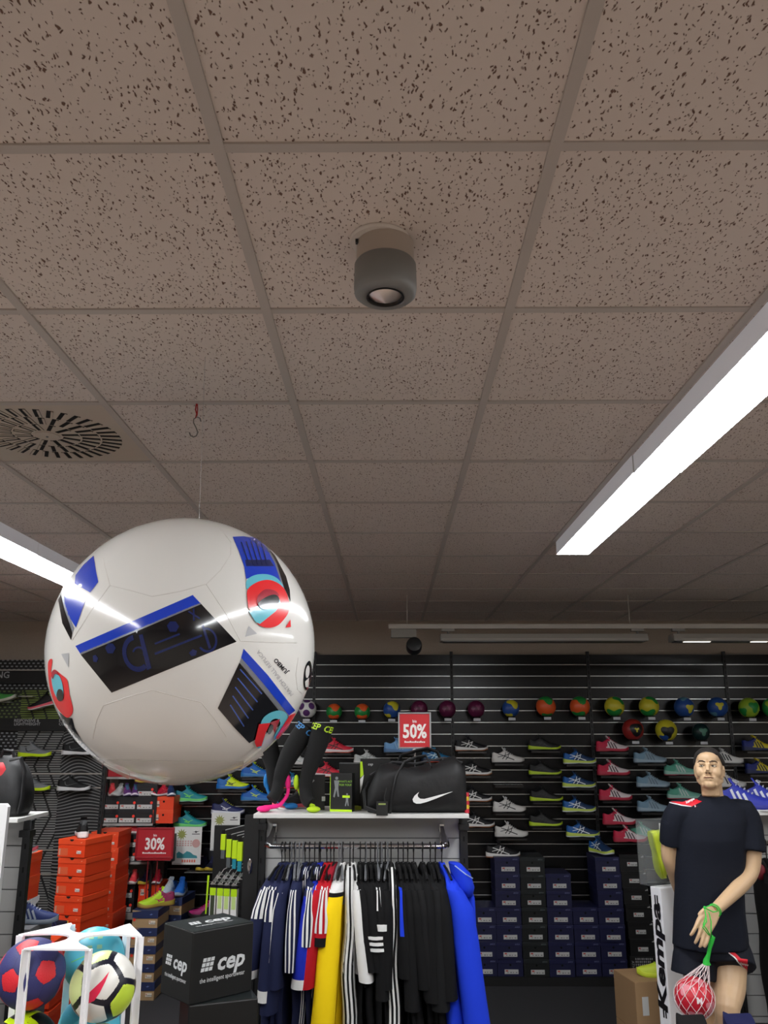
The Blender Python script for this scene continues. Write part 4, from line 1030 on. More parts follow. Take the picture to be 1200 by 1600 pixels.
# sleeve bands of the black shirt
for o in [q for q in bpy.data.objects if q.get('label', '').startswith('black shirt with three short white bands')]:
    for k in range(3):
        G().rings([ring_e((.036 + k * .004, -.238, -.40 - k * .028), .060, .078, 16), ring_e((.038 + k * .004, -.238, -.414 - k * .028), .060, .078, 16)]).build('stripe', SW, o, 70)
for o in [q for q in bpy.data.objects if q.get('label', '').startswith('black shirt with two white lines')]:
    G().rings([ring_e((.018, -.234, -.345), .048, .070, 16), ring_e((.02, -.234, -.375), .048, .070, 16)]).build('patch', SW, o, 70)

# ------------------------------------------------------------------ things on the gondola top
TZ = GT
def leg_display(label, pts, footpts, heel_c, cc, txt, Yd, tint):
    """black compression sock on a leg form; path in picture pixels at depth Yd, foot on tiptoe"""
    V = [P(x, y, Yd + dy) for x, y, r_, dy in pts]; o = Vector((V[-1].x, Yd, TZ))
    t = thing('sock_leg_form', label, 'sock display', o)
    rs = [r_ for _, _, r_, _ in pts]
    def cat(V, rs, n=5):
        a, b = [], []
        for i in range(len(V) - 1):
            p0, p1, p2, p3 = V[max(i - 1, 0)], V[i], V[i + 1], V[min(i + 2, len(V) - 1)]
            for j in range(n):
                k = j / n; a.append(.5 * ((2 * p1) + (p2 - p0) * k + (2 * p0 - 5 * p1 + 4 * p2 - p3) * k * k + (-p0 + 3 * p1 - 3 * p2 + p3) * k ** 3)); b.append(rs[i] + (rs[i + 1] - rs[i]) * k)
        a.append(V[-1]); b.append(rs[-1]); return a, b
    a, b = cat([v - o for v in V], rs)
    SB = mat((17, 17, 18), .9, bump=.2, bscale=500)
    G().tube(a, b, 20).build('sock', SB, t, 70)
    # cuff rim and dark opening
    d0 = (a[0] - a[1]).normalized(); q = d0.to_track_quat('Z', 'Y').to_matrix().to_4x4()
    T = Matrix.Translation(a[0]) @ q
    G().lathe([(b[0] * 1.02, -.035), (b[0] * 1.04, -.03), (b[0] * 1.04, .0), (b[0] * .96, .003), (b[0] * .92, -.02)], 28, T=T, caps=False).build('cuff', SB, t, 60)
    g = G(); rr = b[0] * 1.055
    base = math.atan2(*reversed([(q.inverted() @ Vector((0, -1, 0)))[i] for i in (0, 1)]))
    def wr(off, size, zc):
        def f(x, y):
            u = base + (off + x) / rr; return T @ Vector((rr * math.cos(u), rr * math.sin(u), zc + y))
        return f
    for off in (-.055, .055): text(g, 'CEP', .05, None, 0, .02, .2, warp=wr(off, 1, -.018))
    g.build('lettering', mat(tint, .6), t, 0)
    # coloured heel and toe/sole
    F_ = [P(x, y, Yd + dy) - o for x, y, r_, dy in footpts]; fr = [r_ for _, _, r_, _ in footpts]; fr = [v * .72 for v in fr]
    a2, b2 = cat(F_, fr)
    G().tube(a2, b2, 16).build('sole', mat(cc, .8), t, 70)
    hc = P(heel_c[0], heel_c[1], Yd + .01) - o
    G().ell(hc, (.017, .026, .042), 16).build('heel', mat(cc, .8), t, 70)
    tc_ = P(footpts[-1][0], footpts[-1][1], Yd + footpts[-1][3]) - o; tc_.z = .018
    G().ell(tc_, (.040, .045, .017), 18).build('toe', mat(cc, .8), t, 70)
    return t
PINK = (240, 30, 130)
leg_display('black compression sock with pink heel and toe on a tiptoe leg form', [(480, 1136, .060, .02), (467, 1155, .062, .02), (453, 1178, .055, .01), (442, 1202, .044, 0), (436, 1222, .036, 0), (432, 1238, .034, -.02), (424, 1250, .034, -.04)], [(450, 1222, .018, .02), (450, 1238, .014, .0), (444, 1250, .014, -.02), (434, 1259, .016, -.04), (412, 1262, .018, -.06)], (450, 1222), PINK, 'CEP', 5.12, (60, 130, 190))
leg_display('black compression sock with blue heel and toe leaning behind the pink-toed one', [(412, 1150, .060, .02), (420, 1170, .06, .02), (427, 1195, .05, .01), (428, 1220, .038, 0), (434, 1240, .03, 0), (444, 1252, .026, 0)], [(416, 1220, .018, 0), (420, 1238, .014, 0), (432, 1250, .014, 0), (455, 1261, .016, .02)], (416, 1220), (30, 120, 190), 'CEP', 5.24, (60, 130, 190))
leg_display('black compression sock with lime heel, toe and lettering on a tiptoe leg form', [(505, 1133, .060, .0), (499, 1155, .060, 0), (489, 1185, .052, 0), (480, 1212, .040, 0), (477, 1232, .036, 0), (479, 1248, .036, -.02), (486, 1256, .032, -.04)], [(464, 1220, .016, .03), (468, 1235, .014, .02), (474, 1250, .012, .01), (490, 1260, .016, -.06)], (463, 1222), (180, 215, 30), 'CEP', 5.10, (190, 225, 40))
# lime display card pack with printed athletes
def carton(name, label, pxl, pxr, pyt, Yc, dep, m, rz=0, zb=None, cat='box'):
    a_ = P(pxl, pyt, Yc); q = P(pxr, pyt, Yc); zb = TZ if zb is None else zb
    t = thing(name, label, cat, ((a_.x + q.x) / 2, Yc, zb), rz); w_ = (q.x - a_.x) / 2; h = a_.z - zb
    G().box((-w_, 0, 0), (w_, dep, h)).build('carton', m, t, 0, .0015)
    return t, w_, h
CK = mat((24, 25, 25), .4)
t, w_, h = carton('sock_package', 'black and lime standing package printed with two runners', 516, 551, 1208, 5.1, .06, CK, R(-14))
G().box((-w_ - .001, -.002, .0), (w_ + .001, 0, .012)).build('lime_edge', LIME, t, 0); G().box((-w_ - .003, 0, .0), (-w_ + .0, .05, h - .02)).build('lime_side', LIME, t, 0)
g = G()
for cx, s in ((-.028, 1), (.036, .62)):                     # two printed runner figures
    zc = h * .62 if s == 1 else h * .30
    g.lathe([(.009 * s, 0), (.009 * s, .001)], 10, 0, TR(cx, -.0005, zc + .052 * s, R(90)))
    g.prism([(cx - .016 * s, zc + .04 * s), (cx + .016 * s, zc + .04 * s), (cx + .010 * s, zc), (cx + .016 * s, zc - .05 * s), (cx + .007 * s, zc - .05 * s), (cx, zc - .01 * s), (cx - .012 * s, zc - .055 * s), (cx - .02 * s, zc - .05 * s), (cx - .01 * s, zc)], .001, 0, TR(0, -.0012, 0))
g.build('printed_runner', mat((128, 132, 134), .5), t, 0)
g = G(); g.box((.008, -.0015, h * .36), (.052, -.0005, h * .42)); g.build('lime_block', LIME, t, 0)
g = G(); text(g, "WHAT'S ACT", .014, TR(.025, -.001, h * .78), 0, .01); text(g, 'FOR YOU?', .016, TR(.025, -.001, h * .69), 0, .01)
g.build('lettering', mat((140, 190, 60), .5), t, 0)
t, w_, h = carton('sock_package', 'plain black package standing behind the lime heel', 483, 508, 1211, 5.2, .06, CK, R(4))
G().box((.03, -.001, .05), (.05, 0, .075)).build('price_tag', mat((200, 200, 200), .5), t, 0)
g = G(); text(g, 'cep', .02, TR(-.03, -.001, h - .03), 0, .02, .2); g.build('logo', mat((170, 170, 170), .5), t, 0)
t, w_, h = carton('sock_package', 'tall black package between the printed one and the bag', 530, 566, 1192, 5.3, .08, CK, R(0))
G().box((-w_, -.002, h - .004), (w_, 0, h)).build('edge', mat((120, 120, 120), .5), t, 0)
t, w_, h = carton('sock_package', 'black package with a lime and white corner leaning behind the bag', 563, 610, 1186, 5.28, .08, CK, R(2))
G().prism([(-w_, h * .62), (-w_ + .02, h * .68), (-w_ + .012, h * .95), (-w_, h * .95)], .002, 0, TR(0, -.0025, 0)).build('lime_corner', LIME, t, 0)
G().prism([(-w_, h * .30), (-w_ + .01, h * .40), (-w_ + .022, h * .68), (-w_, h * .60)], .002, 0, TR(0, -.002, 0)).build('white_corner', WHITE, t, 0)
g = G(); text(g, 'cep', .022, TR(-.03, -.001, h - .03), 0, .02, .2); g.build('logo', mat((190, 190, 190), .5), t, 0)
t = thing('lime_packet', 'small lime packet lying between package and bag', 'packet', (P(553, 1262, 5.15).x, 5.18, TZ), R(20))
G().box((-.045, 0, 0), (.045, .06, .022)).build('packet', mat((150, 160, 40), .5), t, 0, .003)
t = shoe('blackpink', 'small shoe with orange laces behind the socks', (P(463, 1255, 5.3).x, 5.33, TZ), R(200))
for k in range(3): G().tube([(-.05 + .01 * k, -.03, .09), (-.06, -.05, .12 + .01 * k), (-.03, -.06, .10), (-.02 + .01 * k, -.04, .07)], .003, 5).build('lace_loop', mat((240, 90, 30), .6), t)

# duffel bag
bl_, br_ = P(575, 1266, 5.1), P(727, 1266, 5.1)
bag = thing('sports_bag', 'black duffel bag with a white swoosh on the white top board', 'bag', ((bl_.x + br_.x) / 2, 5.12, TZ)); bw_ = (br_.x - bl_.x) / 2
NB = mat((20, 20, 22), .62, bump=.55, bscale=26)
rs = []; n = 28
for i in range(25):
    k = i / 24; x = -bw_ + 2 * bw_ * k
    e = min(1, (math.sin(PI * min(max(k, .0), 1)) * 3.2 + .25)) ; hh = (.235 + .05 * k + .018 * math.sin(k * 9)) * (.80 + .2 * e); hy = .15 * (.78 + .22 * e)
    if k < .12: hh *= .62 + .38 * k / .12
    rg = []
    for j in range(n):
        u = 2 * PI * j / n; c, s = math.cos(u), math.sin(u)
        y = hy * math.copysign(abs(c) ** .55, c); z = hh / 2 + hh / 2 * math.copysign(abs(s) ** .6, s)
        wr_ = .006 * math.sin(9 * k * 2 + 3 * u) + .004 * math.sin(23 * k + u * 5)
        rg.append((x, y + wr_ * abs(c), max(0, z + wr_ * (s > 0))))
    rs.append(rg)
G().rings(rs).build('bag_body', NB, bag, 70)
sc_ = .235; sx0 = P(644, 1255, 4.97).x - bag.location.x; sz0 = P(644, 1257, 4.97).z - TZ
g = G(); o_ = [(sx0 + x * sc_ * .97, sz0 + (z) * sc_ * .48) for x, z in [tuple(p) for p in SWOOSH]]
g.prism(o_, .006, 0, TR(0, -.165, 0, 0, 0, 0)); g.build('swoosh', mat((232, 232, 230), .5), bag, 0)
G().tube([(-bw_ * .55, -.13, .0), (-bw_ * .5, -.165, .10), (-bw_ * .42, -.15, .2), (-bw_ * .25, -.08, .275), (.0, -.05, .30), (bw_ * .2, -.08, .31), (bw_ * .3, -.14, .25)], .011, 8, flat=.4).build('carry_handle', NB, bag)
G().tube([(-bw_ * .5, .06, .2), (-bw_ * .3, .05, .31), (0, .03, .335), (bw_ * .25, .04, .35), (bw_ * .45, .03, .33), (bw_ * .55, .04, .27)], .014, 8, flat=.5).build('carry_handle', NB, bag)
G().tube([(-bw_, -.02, .16), (-bw_ * 1.08, -.08, .12), (-bw_ * 1.05, -.12, .03), (-bw_ * .8, -.17, .01), (-bw_ * .6, -.165, .04)], .015, 8, flat=.5).build('shoulder_strap', NB, bag)
G().tube([(-bw_ * .96, 0, .20), (-bw_ * .5, .0, .275), (0, 0, .265), (bw_ * .6, 0, .298), (bw_ * .97, 0, .27)], .006, 6).build('zip', mat((60, 60, 62), .4), bag)
G().tube([(-bw_ * .62, -.165, .14), (-bw_ * .66, -.175, .09), (-bw_ * .64, -.178, .05)], .003, 5).build('tag_cord', BLACK, bag)
c = P(597, 1261, 4.94) - bag.location
lt = G().box((c.x - .032, -.186, c.z - .045), (c.x + .032, -.182, c.z + .03)).build('hang_tag', mat((30, 31, 30), .5), bag, 0)
G().box((c.x - .020, -.1868, c.z + .012), (c.x + .020, -.1859, c.z + .020)).build('tag_print', mat((150, 165, 90), .5), lt, 0)
t = thing('ribbon_roll', 'small red and yellow striped roll at the right end of the bag', 'trinket', (P(728, 1262, 5.1).x, 5.03, TZ), 0)
for k in range(5): G().lathe([(.013, .022 * k), (.014, .022 * k + .011), (.013, .022 * k + .0215)], 12).build('band', [mat((200, 40, 60), .5), mat((220, 190, 50), .5)][k % 2], t)

# percent signs
def sign(name, label, l, r_, tp, bt, Ys, frame, face, big, dep=.012, post_to=None, lw=.17):
    a_ = P(l, tp, Ys); q = P(r_, bt, Ys); w_ = (q.x - a_.x) / 2; h = (a_.z - q.z)
    t = thing(name, label, 'sign', ((a_.x + q.x) / 2, Ys, q.z))
    G().box((-w_, 0, 0), (w_, dep, h)).build('backing', frame, t, 0, .006)
    bz = w_ * .10
    G().box((-w_ + bz, -.002, bz), (w_ - bz, -.0002, h - bz)).build('face', face, t, 0)
    for xx0, xx1, z0, z1 in ((-w_, w_, h - bz, h), (-w_, w_, 0, bz), (-w_, -w_ + bz, bz, h - bz), (w_ - bz, w_, bz, h - bz)):
        G().box((xx0, -.007, z0), (xx1, -.0001, z1)).build('frame_bar', frame, t, 0, .003)
    g = G(); text(g, big, h * .52, TR(0, -.0025, h * .46), 0, .03, 0, sx=.78); text(g, 'bis', h * .11, TR(0, -.0025, h * .75), 0, .02)
    for k in range(12): g.box((-w_ * .62 + k * w_ * .105, -.003, h * .165), (-w_ * .62 + k * w_ * .105 + w_ * .085, -.0021, h * .165 + h * (.035 if k % 3 else .05)))
    g.build('lettering', mat((238, 232, 228), .5), t, 0)
    return t, w_, h
t, w_, h = sign('percent_sign', 'red 50% sale sign in a silver frame on a stem above the bag', 622, 674, 1113, 1170, 5.2, mat((165, 166, 168), .35, .5), mat((196, 34, 42), .5), '50%')
g = G().tube([(0, .006, 0), (0, .006, TZ - t.location.z + .285)], .006, 8); g.build('stem', CHROME, t); G().lathe([(.02, 0), (.012, .012), (.007, .02)], 12, T=TR(0, .006, -.016)).build('socket', WHITE, t)
G().box((-.05, -.03, TZ - t.location.z), (.05, .05, TZ - t.location.z + .004)).build('stand_foot', CHROME, t, 0)
G().tube([(0, .006, TZ - t.location.z + .3), (.0, .03, TZ - t.location.z + .15), (0, .02, TZ - t.location.z + .003)], .005, 8).build('lower_stem', CHROME, t)
# ------------------------------------------------------------------ recessed shelf bay with boxes (left of the teal trainers)
bx0, bx1 = P(164, 1290, 7.9).x, PX[0] - .02
G().box((bx0, WY - .03, .3), (bx1, WY, ztop)).build('bay_backing', mat((120, 117, 114), .6), wb, 0)
BAYF = 7.78
bay = thing('shoe_shelving', 'pale metal shelving bay filled with shoe boxes left of the teal trainers', 'shelf', ((bx0 + bx1) / 2, BAYF, 0)); bw = (bx1 - bx0) / 2
SM = mat((165, 163, 160), .45)
shz = {}
for k, py in enumerate((1214, 1287, 1347, 1427)):
    z = P(215, py, BAYF).z; shz[k] = z
    G().box((-bw, 0, z - (.05 if k == 3 else .018)), (bw, WY - .04 - BAYF, z)).build('shelf_board', SM, bay, 0)
G().box((-bw - .0, .0, .02), (-bw + .02, .03, ztop)).build('post', DARK, bay, 0); G().box((bw - .02, .0, .02), (bw, .03, ztop)).build('post', DARK, bay, 0)
G().box((-bw, .05, 0), (bw, .38, shz[3] - .05)).build('kick_board', mat((26, 26, 27), .7), bay, 0)
OR = mat((236, 66, 22), .5); OR2 = mat((238, 76, 34), .45); KB = mat((30, 31, 35), .5); KB2 = mat((36, 37, 42), .45)
pdk = shoebox_proto(.163, .30, .112, KB, KB2, lidh=.03, label=LBL, lpos=(-.005, .026), lsize=(.13, .036), holes=False, dot=(.055, .06))
por = shoebox_proto(.175, .30, .112, OR, OR2, lidh=.03, label=mat((214, 190, 176), .5), lpos=(-.055, .05), lsize=(.03, .05), holes=True)
pyl = shoebox_proto(.125, .30, .118, mat((206, 186, 30), .5), mat((206, 186, 30), .5), lidh=.012, holes=False)
G().lathe([(.034, 0), (.034, .003)], 20, T=TR(0, -.0035, .06, R(90))).build('printed_disc', mat((24, 22, 20), .5), pyl)
G().lathe([(.014, 0), (.014, .004)], 14, T=TR(0, -.0045, .06, R(90))).build('printed_disc', mat((190, 70, 40), .5), pyl)
def bayx(px, z): return P(px, 1300, BAYF + .02).x
def sbox(pr, px, py0, n, k, lab):
    for i in range(n):
        y = BAYF + .025; z = shz[k]; x = P(px, 1143 + 0, y).x
        # place by pixel column at shelf height
        d = P(px, {0: 1214, 1: 1287, 2: 1347, 3: 1427}[k], y); hh = {'d': .112, 'o': .112, 'y': .118}[lab[0]]
        put({'d': pdk, 'o': por, 'y': pyl}[lab[0]], (d.x, y, z + hh * i), lab[1:] % (['lower', 'upper', 'top'][i] if n > 1 else 'single'), 'boxes in the shelving bay', rnd.uniform(-.02, .02))
sbox(None, 172, 0, 2, 1, 'ddark shoe box with red dot, %s, leftmost pile above the red sign')
sbox(None, 198, 0, 2, 1, 'ddark shoe box with red dot, %s, second pile above the red sign')
sbox(None, 225, 0, 3, 1, 'ddark shoe box with red dot, %s of the three-high pile above the red sign')
sbox(None, 254, 0, 2, 1, 'oorange shoe box, %s of two on the shelf above the red sign')
sbox(None, 172, 0, 2, 2, 'yyellow box with dark disc, %s of two left of the red sign')
sbox(None, 199, 0, 2, 2, 'ddark shoe box with red dot, %s, directly left of the red sign')
sbox(None, 227, 0, 2, 2, 'ddark shoe box, %s, hidden behind the left half of the red sign')
sbox(None, 255, 0, 2, 2, 'ddark shoe box, %s, hidden behind the right half of the red sign')
sbox(None, 166, 0, 2, 3, 'yyellow box with dark disc, %s of two on the lowest shelf')
sbox(None, 193, 0, 2, 3, 'ddark shoe box with red dot, %s of two on the lowest shelf')
sbox(None, 230, 0, 2, 3, 'oorange shoe box, %s of two on the lowest shelf')
def shelf_shoe(key, px, k, h, lab, rz, s=.76):
    y = BAYF + .09; d = P(px, {0: 1214, 1: 1287, 2: 1347, 3: 1427}[k], y)
    shoe(key, lab, (d.x, y, shz[k] + h + .002), rz, s=s)
for a_ in [('coral', 172, 1, .224, 'coral trainer on the dark boxes at the left of the upper shelf', R(-65)), ('whitegrey', 182, 1, .224, 'white sneaker next to the coral one on the upper shelf', R(-100)),
           ('purple', 195, 1, .224, 'purple trainer with pink side on the second dark pile', R(-65)), ('purple', 208, 1, .224, 'purple and teal trainer beside the first purple one', R(-75)),
           ('orangebrown', 222, 1, .336, 'brown and orange trainer on the tallest dark pile', R(-120)), ('limepurple', 236, 1, .336, 'lime and purple trainer on the tallest dark pile', R(-60)),
           ('darkred', 249, 1, .224, 'dark red trainer on the orange boxes', R(-120)), ('navyplain', 264, 1, .224, 'navy trainer on the orange boxes', R(-70)),
           ('pinkwhite', 172, 2, .236, 'pink shoe on the yellow boxes', R(-70)), ('coral', 203, 2, .224, 'pink-red shoe on the dark boxes beside the red sign', R(0)),
           ('coral', 174, 3, .236, 'coral shoe with toe to the front on the lowest shelf', R(-80)), ('whiteblack', 191, 3, .224, 'white and black shoe with toe to the front on the lowest shelf', R(-95)), ('coral', 205, 3, .224, 'orange-red shoe with toe to the front on the lowest shelf', R(-85)),
           ('navyyellow', 224, 3, .224, 'black and yellow shoe on the orange box', R(-100)), ('darkred', 242, 3, .224, 'red and yellow shoe on the orange box', R(-85))]:
    shelf_shoe(*a_)
t = thing('red_box', 'red box on the top shelf partly hidden by the giant ball', 'box', (P(185, 1212, BAYF + .04).x, BAYF + .04, shz[0]))
G().box((-.15, 0, 0), (.12, .25, .10)).build('carton', mat((170, 20, 34), .5), t, 0, .003)
G().box((-.152, -.002, .07), (.122, .252, .102)).build('lid', mat((186, 24, 38), .5), t, 0, .003)
ZA_ = P(228, 1422, 7.35).z
# 30% sign before the bay, on a stand
Y3 = 7.60
t, w_, h = sign('percent_sign', 'red 30% sale sign standing on the front brown stack before the shelving bay', 214, 270, 1293, 1342, Y3, mat((150, 20, 32), .4), mat((178, 26, 38), .5), '30%', dep=.02)
for s in (-.05, .03): G().tube([(s, .01, 0), (s, .01, ZA_ + .004 - t.location.z)], .005, 8).build('stem', mat((120, 30, 34), .4), t)
G().box((-.09, -.04, ZA_ + .001 - t.location.z), (.06, .05, ZA_ + .008 - t.location.z)).build('stand_foot', DARK, t, 0)
G().box((-w_ * .9, -.009, -.012), (w_ * .9, .012, .0)).build('clip', mat((150, 20, 32), .4), t, 0)

# ------------------------------------------------------------------ orange box stacks
orp = shoebox_proto(.225, .34, .1235, OR, OR2, lidh=.038, label=mat((232, 220, 212), .5), lpos=(.065, .036), lsize=(.036, .020), holes=False, tickm=(.085, .104, .018, mat((250, 170, 140), .5)))
lb = G().box((-.108, -.0006, .01), (-.03, .0, .06)).build('printed_label', mat((224, 96, 58), .5), orp, 0)
G().box((-.106, -.0009, .012), (-.092, -.0004, .056)).build('print_lines', mat((200, 150, 130), .5), lb, 0)
G().prism([(-.018, .0), (.018, .0), (.012, -.010), (0, -.015), (-.012, -.010)], .002, T=TR(0.0, -.0045, .1235)).build('finger_notch', mat((40, 8, 4), .8), orp, 0)
YO = 6.55; zt_ = P(100, 1310, YO).z; xo = P(105, 1380, YO).x; n_or = int(zt_ / .1235)
for k in range(n_or):
    z = k * (zt_ / n_or)
    put(orp, (P(106, 1400, YO).x + rnd.uniform(-.012, .012) - .000 * k, YO + rnd.uniform(-.01, .01), z), 'orange shoe box, %s of the tall stack at the left' % ('topmost' if k == n_or - 1 else ('bottom one' if k == 0 else ordn(n_or - 1 - k) + ' from top')), 'tall orange stack', R(-14) + rnd.uniform(-.03, .03))
xo2 = P(166, 1400, 7.36).x; zt2_ = P(160, 1300, 7.36).z; n2 = int(zt2_ / .1235)
for k in range(n2):
    put(orp, (xo2 - .055 + rnd.uniform(-.008, .008), 7.375, k * (zt2_ / n2)), 'orange shoe box, %s of the stack behind the perforated upright' % ('topmost' if k == n2 - 1 else ('bottom one' if k == 0 else ordn(n2 - 1 - k) + ' from top')), 'orange stack behind the upright', rnd.uniform(-.03, .03))
c = P(122, 1296, YO + .12); shoe('blackwhitesole', 'black trainer lying on the top of the tall orange stack', (c.x + .02, YO + .16, zt_ + .001), R(112))
# low orange boxes beside the stack
YP = 6.2
for k in range(5):
    zt5 = P(90, 1462, YP).z
    put(orp, (P(62, 1500, YP).x, YP - .06, k * (zt5 / 5)), 'orange shoe box, %s of the low stack under the navy and yellow shoe' % ('topmost' if k == 4 else ('bottom one' if k == 0 else ordn(4 - k) + ' from top')), 'low orange stack', 0)
    zt6 = P(90, 1462, YP).z
c = P(70, 1460, YP); shoe('navyyellow', 'navy shoe with yellow sole standing on the low orange stack', (c.x - .02, YP + .12, zt5 + .001), R(60))

# ------------------------------------------------------------------ brown and navy stacks with shoes
BRN = mat((176, 146, 106), .65); BNV = mat((36, 48, 88), .5)
bnp = shoebox_proto(.205, .32, .1335, BRN, BNV, lidh=.058, label=mat((222, 214, 198), .5), lpos=(.06, .04), lsize=(.05, .026), holes=False)
G().prism([(-.1055, -.006), (.0, .004), (.1055, .016), (.1055, -.004), (-.1055, -.004)], .001, T=TR(0, -.0042, .0755)).build('printed_wave', BNV, bnp, 0)
G().prism([(-.1055, .012), (-.03, .004), (-.1055, -.004)], .001, T=TR(0, -.0042, .122)).build('printed_wave', BRN, bnp, 0)
G().prism([(.05 + (x - .5) * .03, .09 + z * .02) for x, z in [(0, .5), (.4, .6), (.5, 1), (.6, .6), (1, .8), (.6, .35), (.35, .3)]], .0008, T=TR(0, -.0038, 0)).build('logo', mat((120, 140, 190), .5), bnp, 0)
G().lathe([(.011, 0), (.011, .002)], 12, T=TR(-.085, -.0032, .06, R(90))).build('sticker', mat((244, 70, 50), .5), bnp)
YA = 7.35
zt_ = P(228, 1422, YA).z; nA = int(round(zt_ / .1335)); hA = zt_ / nA
for k in range(nA):
    put(bnp, (P(223, 1490, YA).x + rnd.uniform(-.008, .008), YA, k * hA), 'brown and navy shoe box with red dot, %s of the front stack' % ('topmost' if k == nA - 1 else ('bottom one' if k == 0 else ordn(nA - 1 - k) + ' from top')), 'front brown and navy stack', rnd.uniform(-.03, .03), s=(1, 1, hA / .1335))
shoe('limepink', 'lime and magenta trainer with pink laces on the front brown stack', (P(236, 1418, YA).x, YA + .15, zt_ + .001), R(218), s=1.05)
YB2 = 7.72
zt_ = P(268, 1402, YB2).z; nB = int(round(zt_ / .1335)); hB = zt_ / nB
for k in range(nB):
    put(bnp, (P(263, 1460, YB2).x, YB2, k * hB), 'brown and navy shoe box, %s of the rear stack under the blue shoes' % ('topmost' if k == nB - 1 else ('bottom one' if k == 0 else ordn(nB - 1 - k) + ' from top')), 'rear brown and navy stack', R(-6) + rnd.uniform(-.02, .02), s=(1, 1, hB / .1335))
shoe('whiteblue', 'white and blue trainer, toe forward, left of a pair on the rear brown stack', (P(258, 1396, YB2).x, YB2 + .12, zt_ + .001), R(-98), s=.98)
shoe('royalwhite', 'royal blue trainer, toe forward, right of a pair on the rear brown stack', (P(277, 1396, YB2).x, YB2 + .12, zt_ + .001), R(-88), s=.98)
shoe_proto('magenta', (150, 20, 96), (60, 20, 50), (40, 30, 40), (30, 26, 30), 'bird', (220, 30, 130), (230, 40, 140))
shoe('magenta', 'trainer with magenta laces seen just above the black cube', (P(316, 1430, 7.6).x, 7.75, P(316, 1434, 7.7).z), R(180))
G().box((P(300, 1430, 7.6).x, 7.66, 0), (P(345, 1430, 7.6).x, SY, P(316, 1434, 7.7).z - .001)).build('low_shelf', BLACK, wb, 0)
# small yellow and dark pair on a clear shelf
for px, lab in ((316, 'yellow and navy insole shoe on a clear shelf, left'), (330, 'yellow and navy insole shoe on a clear shelf, right')):
    b = P(px, 1359, 8.0); shoe('navyyellow', lab, (b.x, 8.03, b.z), R(-100), s=.8)
b = P(322, 1360, 8.0); G().box((b.x - .17, 7.9, b.z - .006), (b.x + .17, SY, b.z - .001)).build('shoe_shelf', mat((120, 120, 118), .2), wb, 0)
b = P(335, 1345, 8.1); G().box((b.x - .10, 8.12, b.z - .09), (b.x + .14, SY - .001, b.z + .10)).build('dark_card', mat((24, 28, 44), .5), wb, 0)

# ------------------------------------------------------------------ two shoe posters
def poster(label, l, r_, tp, bt, Yp, shoecol):
    a_ = P(l, tp, Yp); q = P(r_, bt, Yp); w_ = (q.x - a_.x) / 2; h = a_.z - q.z
    t = thing('poster', label, 'poster', ((a_.x + q.x) / 2, Yp, q.z))
    G().box((-w_, 0, 0), (w_, .003, h)).build('sheet', mat((224, 224, 220), .5), t, 0)
    g = G(); st = [((.050 if i % 2 == 0 else .026) * math.cos(2 * PI * i / 22) - w_ * .42, (.050 if i % 2 == 0 else .026) * math.sin(2 * PI * i / 22) + h * .80) for i in range(22)]
    g.prism(st, .001, 0, TR(0, -.001, 0)); g.build('star_print', mat((150, 156, 84), .5), t, 0)
    g = G().prism([(w_ * .30, h * .86), (w_ * .5, h * .875), (w_ * .56, h * .90), (w_ * .62, h * .88), (w_ * .85, h * .89), (w_ * .66, h * .86), (w_ * .58, h * .835), (w_ * .5, h * .86)], .001, 0, TR(0, -.001, 0))
    g.box((w_ * .30, -.001, h * .80), (w_ * .85, 0, h * .82)); g.build('bird_logo', mat((60, 60, 62), .5), t, 0)
    g = G()
    for k in range(3):
        for q in range(6): g.box((-w_ * .75 + q * .024, -.001, h * (.60 - k * .055)), (-w_ * .75 + q * .024 + .015, 0, h * (.635 - k * .055)))
    g.lathe([(.035, 0), (.035, .001)], 20, 0, TR(w_ * .62, -.0005, h * .56, R(90))); g.build('pink_print', mat((206, 160, 155), .5), t, 0)
    s = [(-.085, .0), (-.09, .035), (-.07, .05), (-.03, .03), (.0, .052), (.03, .045), (.06, .025), (.09, .018), (.095, .0)]
    G().prism([(x, h * .17 + z * 1.1) for x, z in s], .001, 0, TR(0, -.001, 0)).build('shoe_print', mat(shoecol, .5), t, 0)
    g = G()
    for q in range(6): g.box((-.04 + q * .021, -.001, h * .06), (-.04 + q * .021 + .014, 0, h * .13))
    g.build('price_print', mat((220, 110, 90), .5), t, 0)
    G().box((-w_ * .9, -.001, h * .025), (-w_ * .4, 0, h * .035)).build('small_print', GREYM, t, 0)
poster('white poster with a teal shoe print and star under the lower teal trainer', 272, 313, 1292, 1351, 7.88, (60, 140, 150))
poster('white poster with a blue shoe print, right of the first, behind the lime wrist bands', 331, 373, 1270, 1329, 7.88, (50, 90, 150))

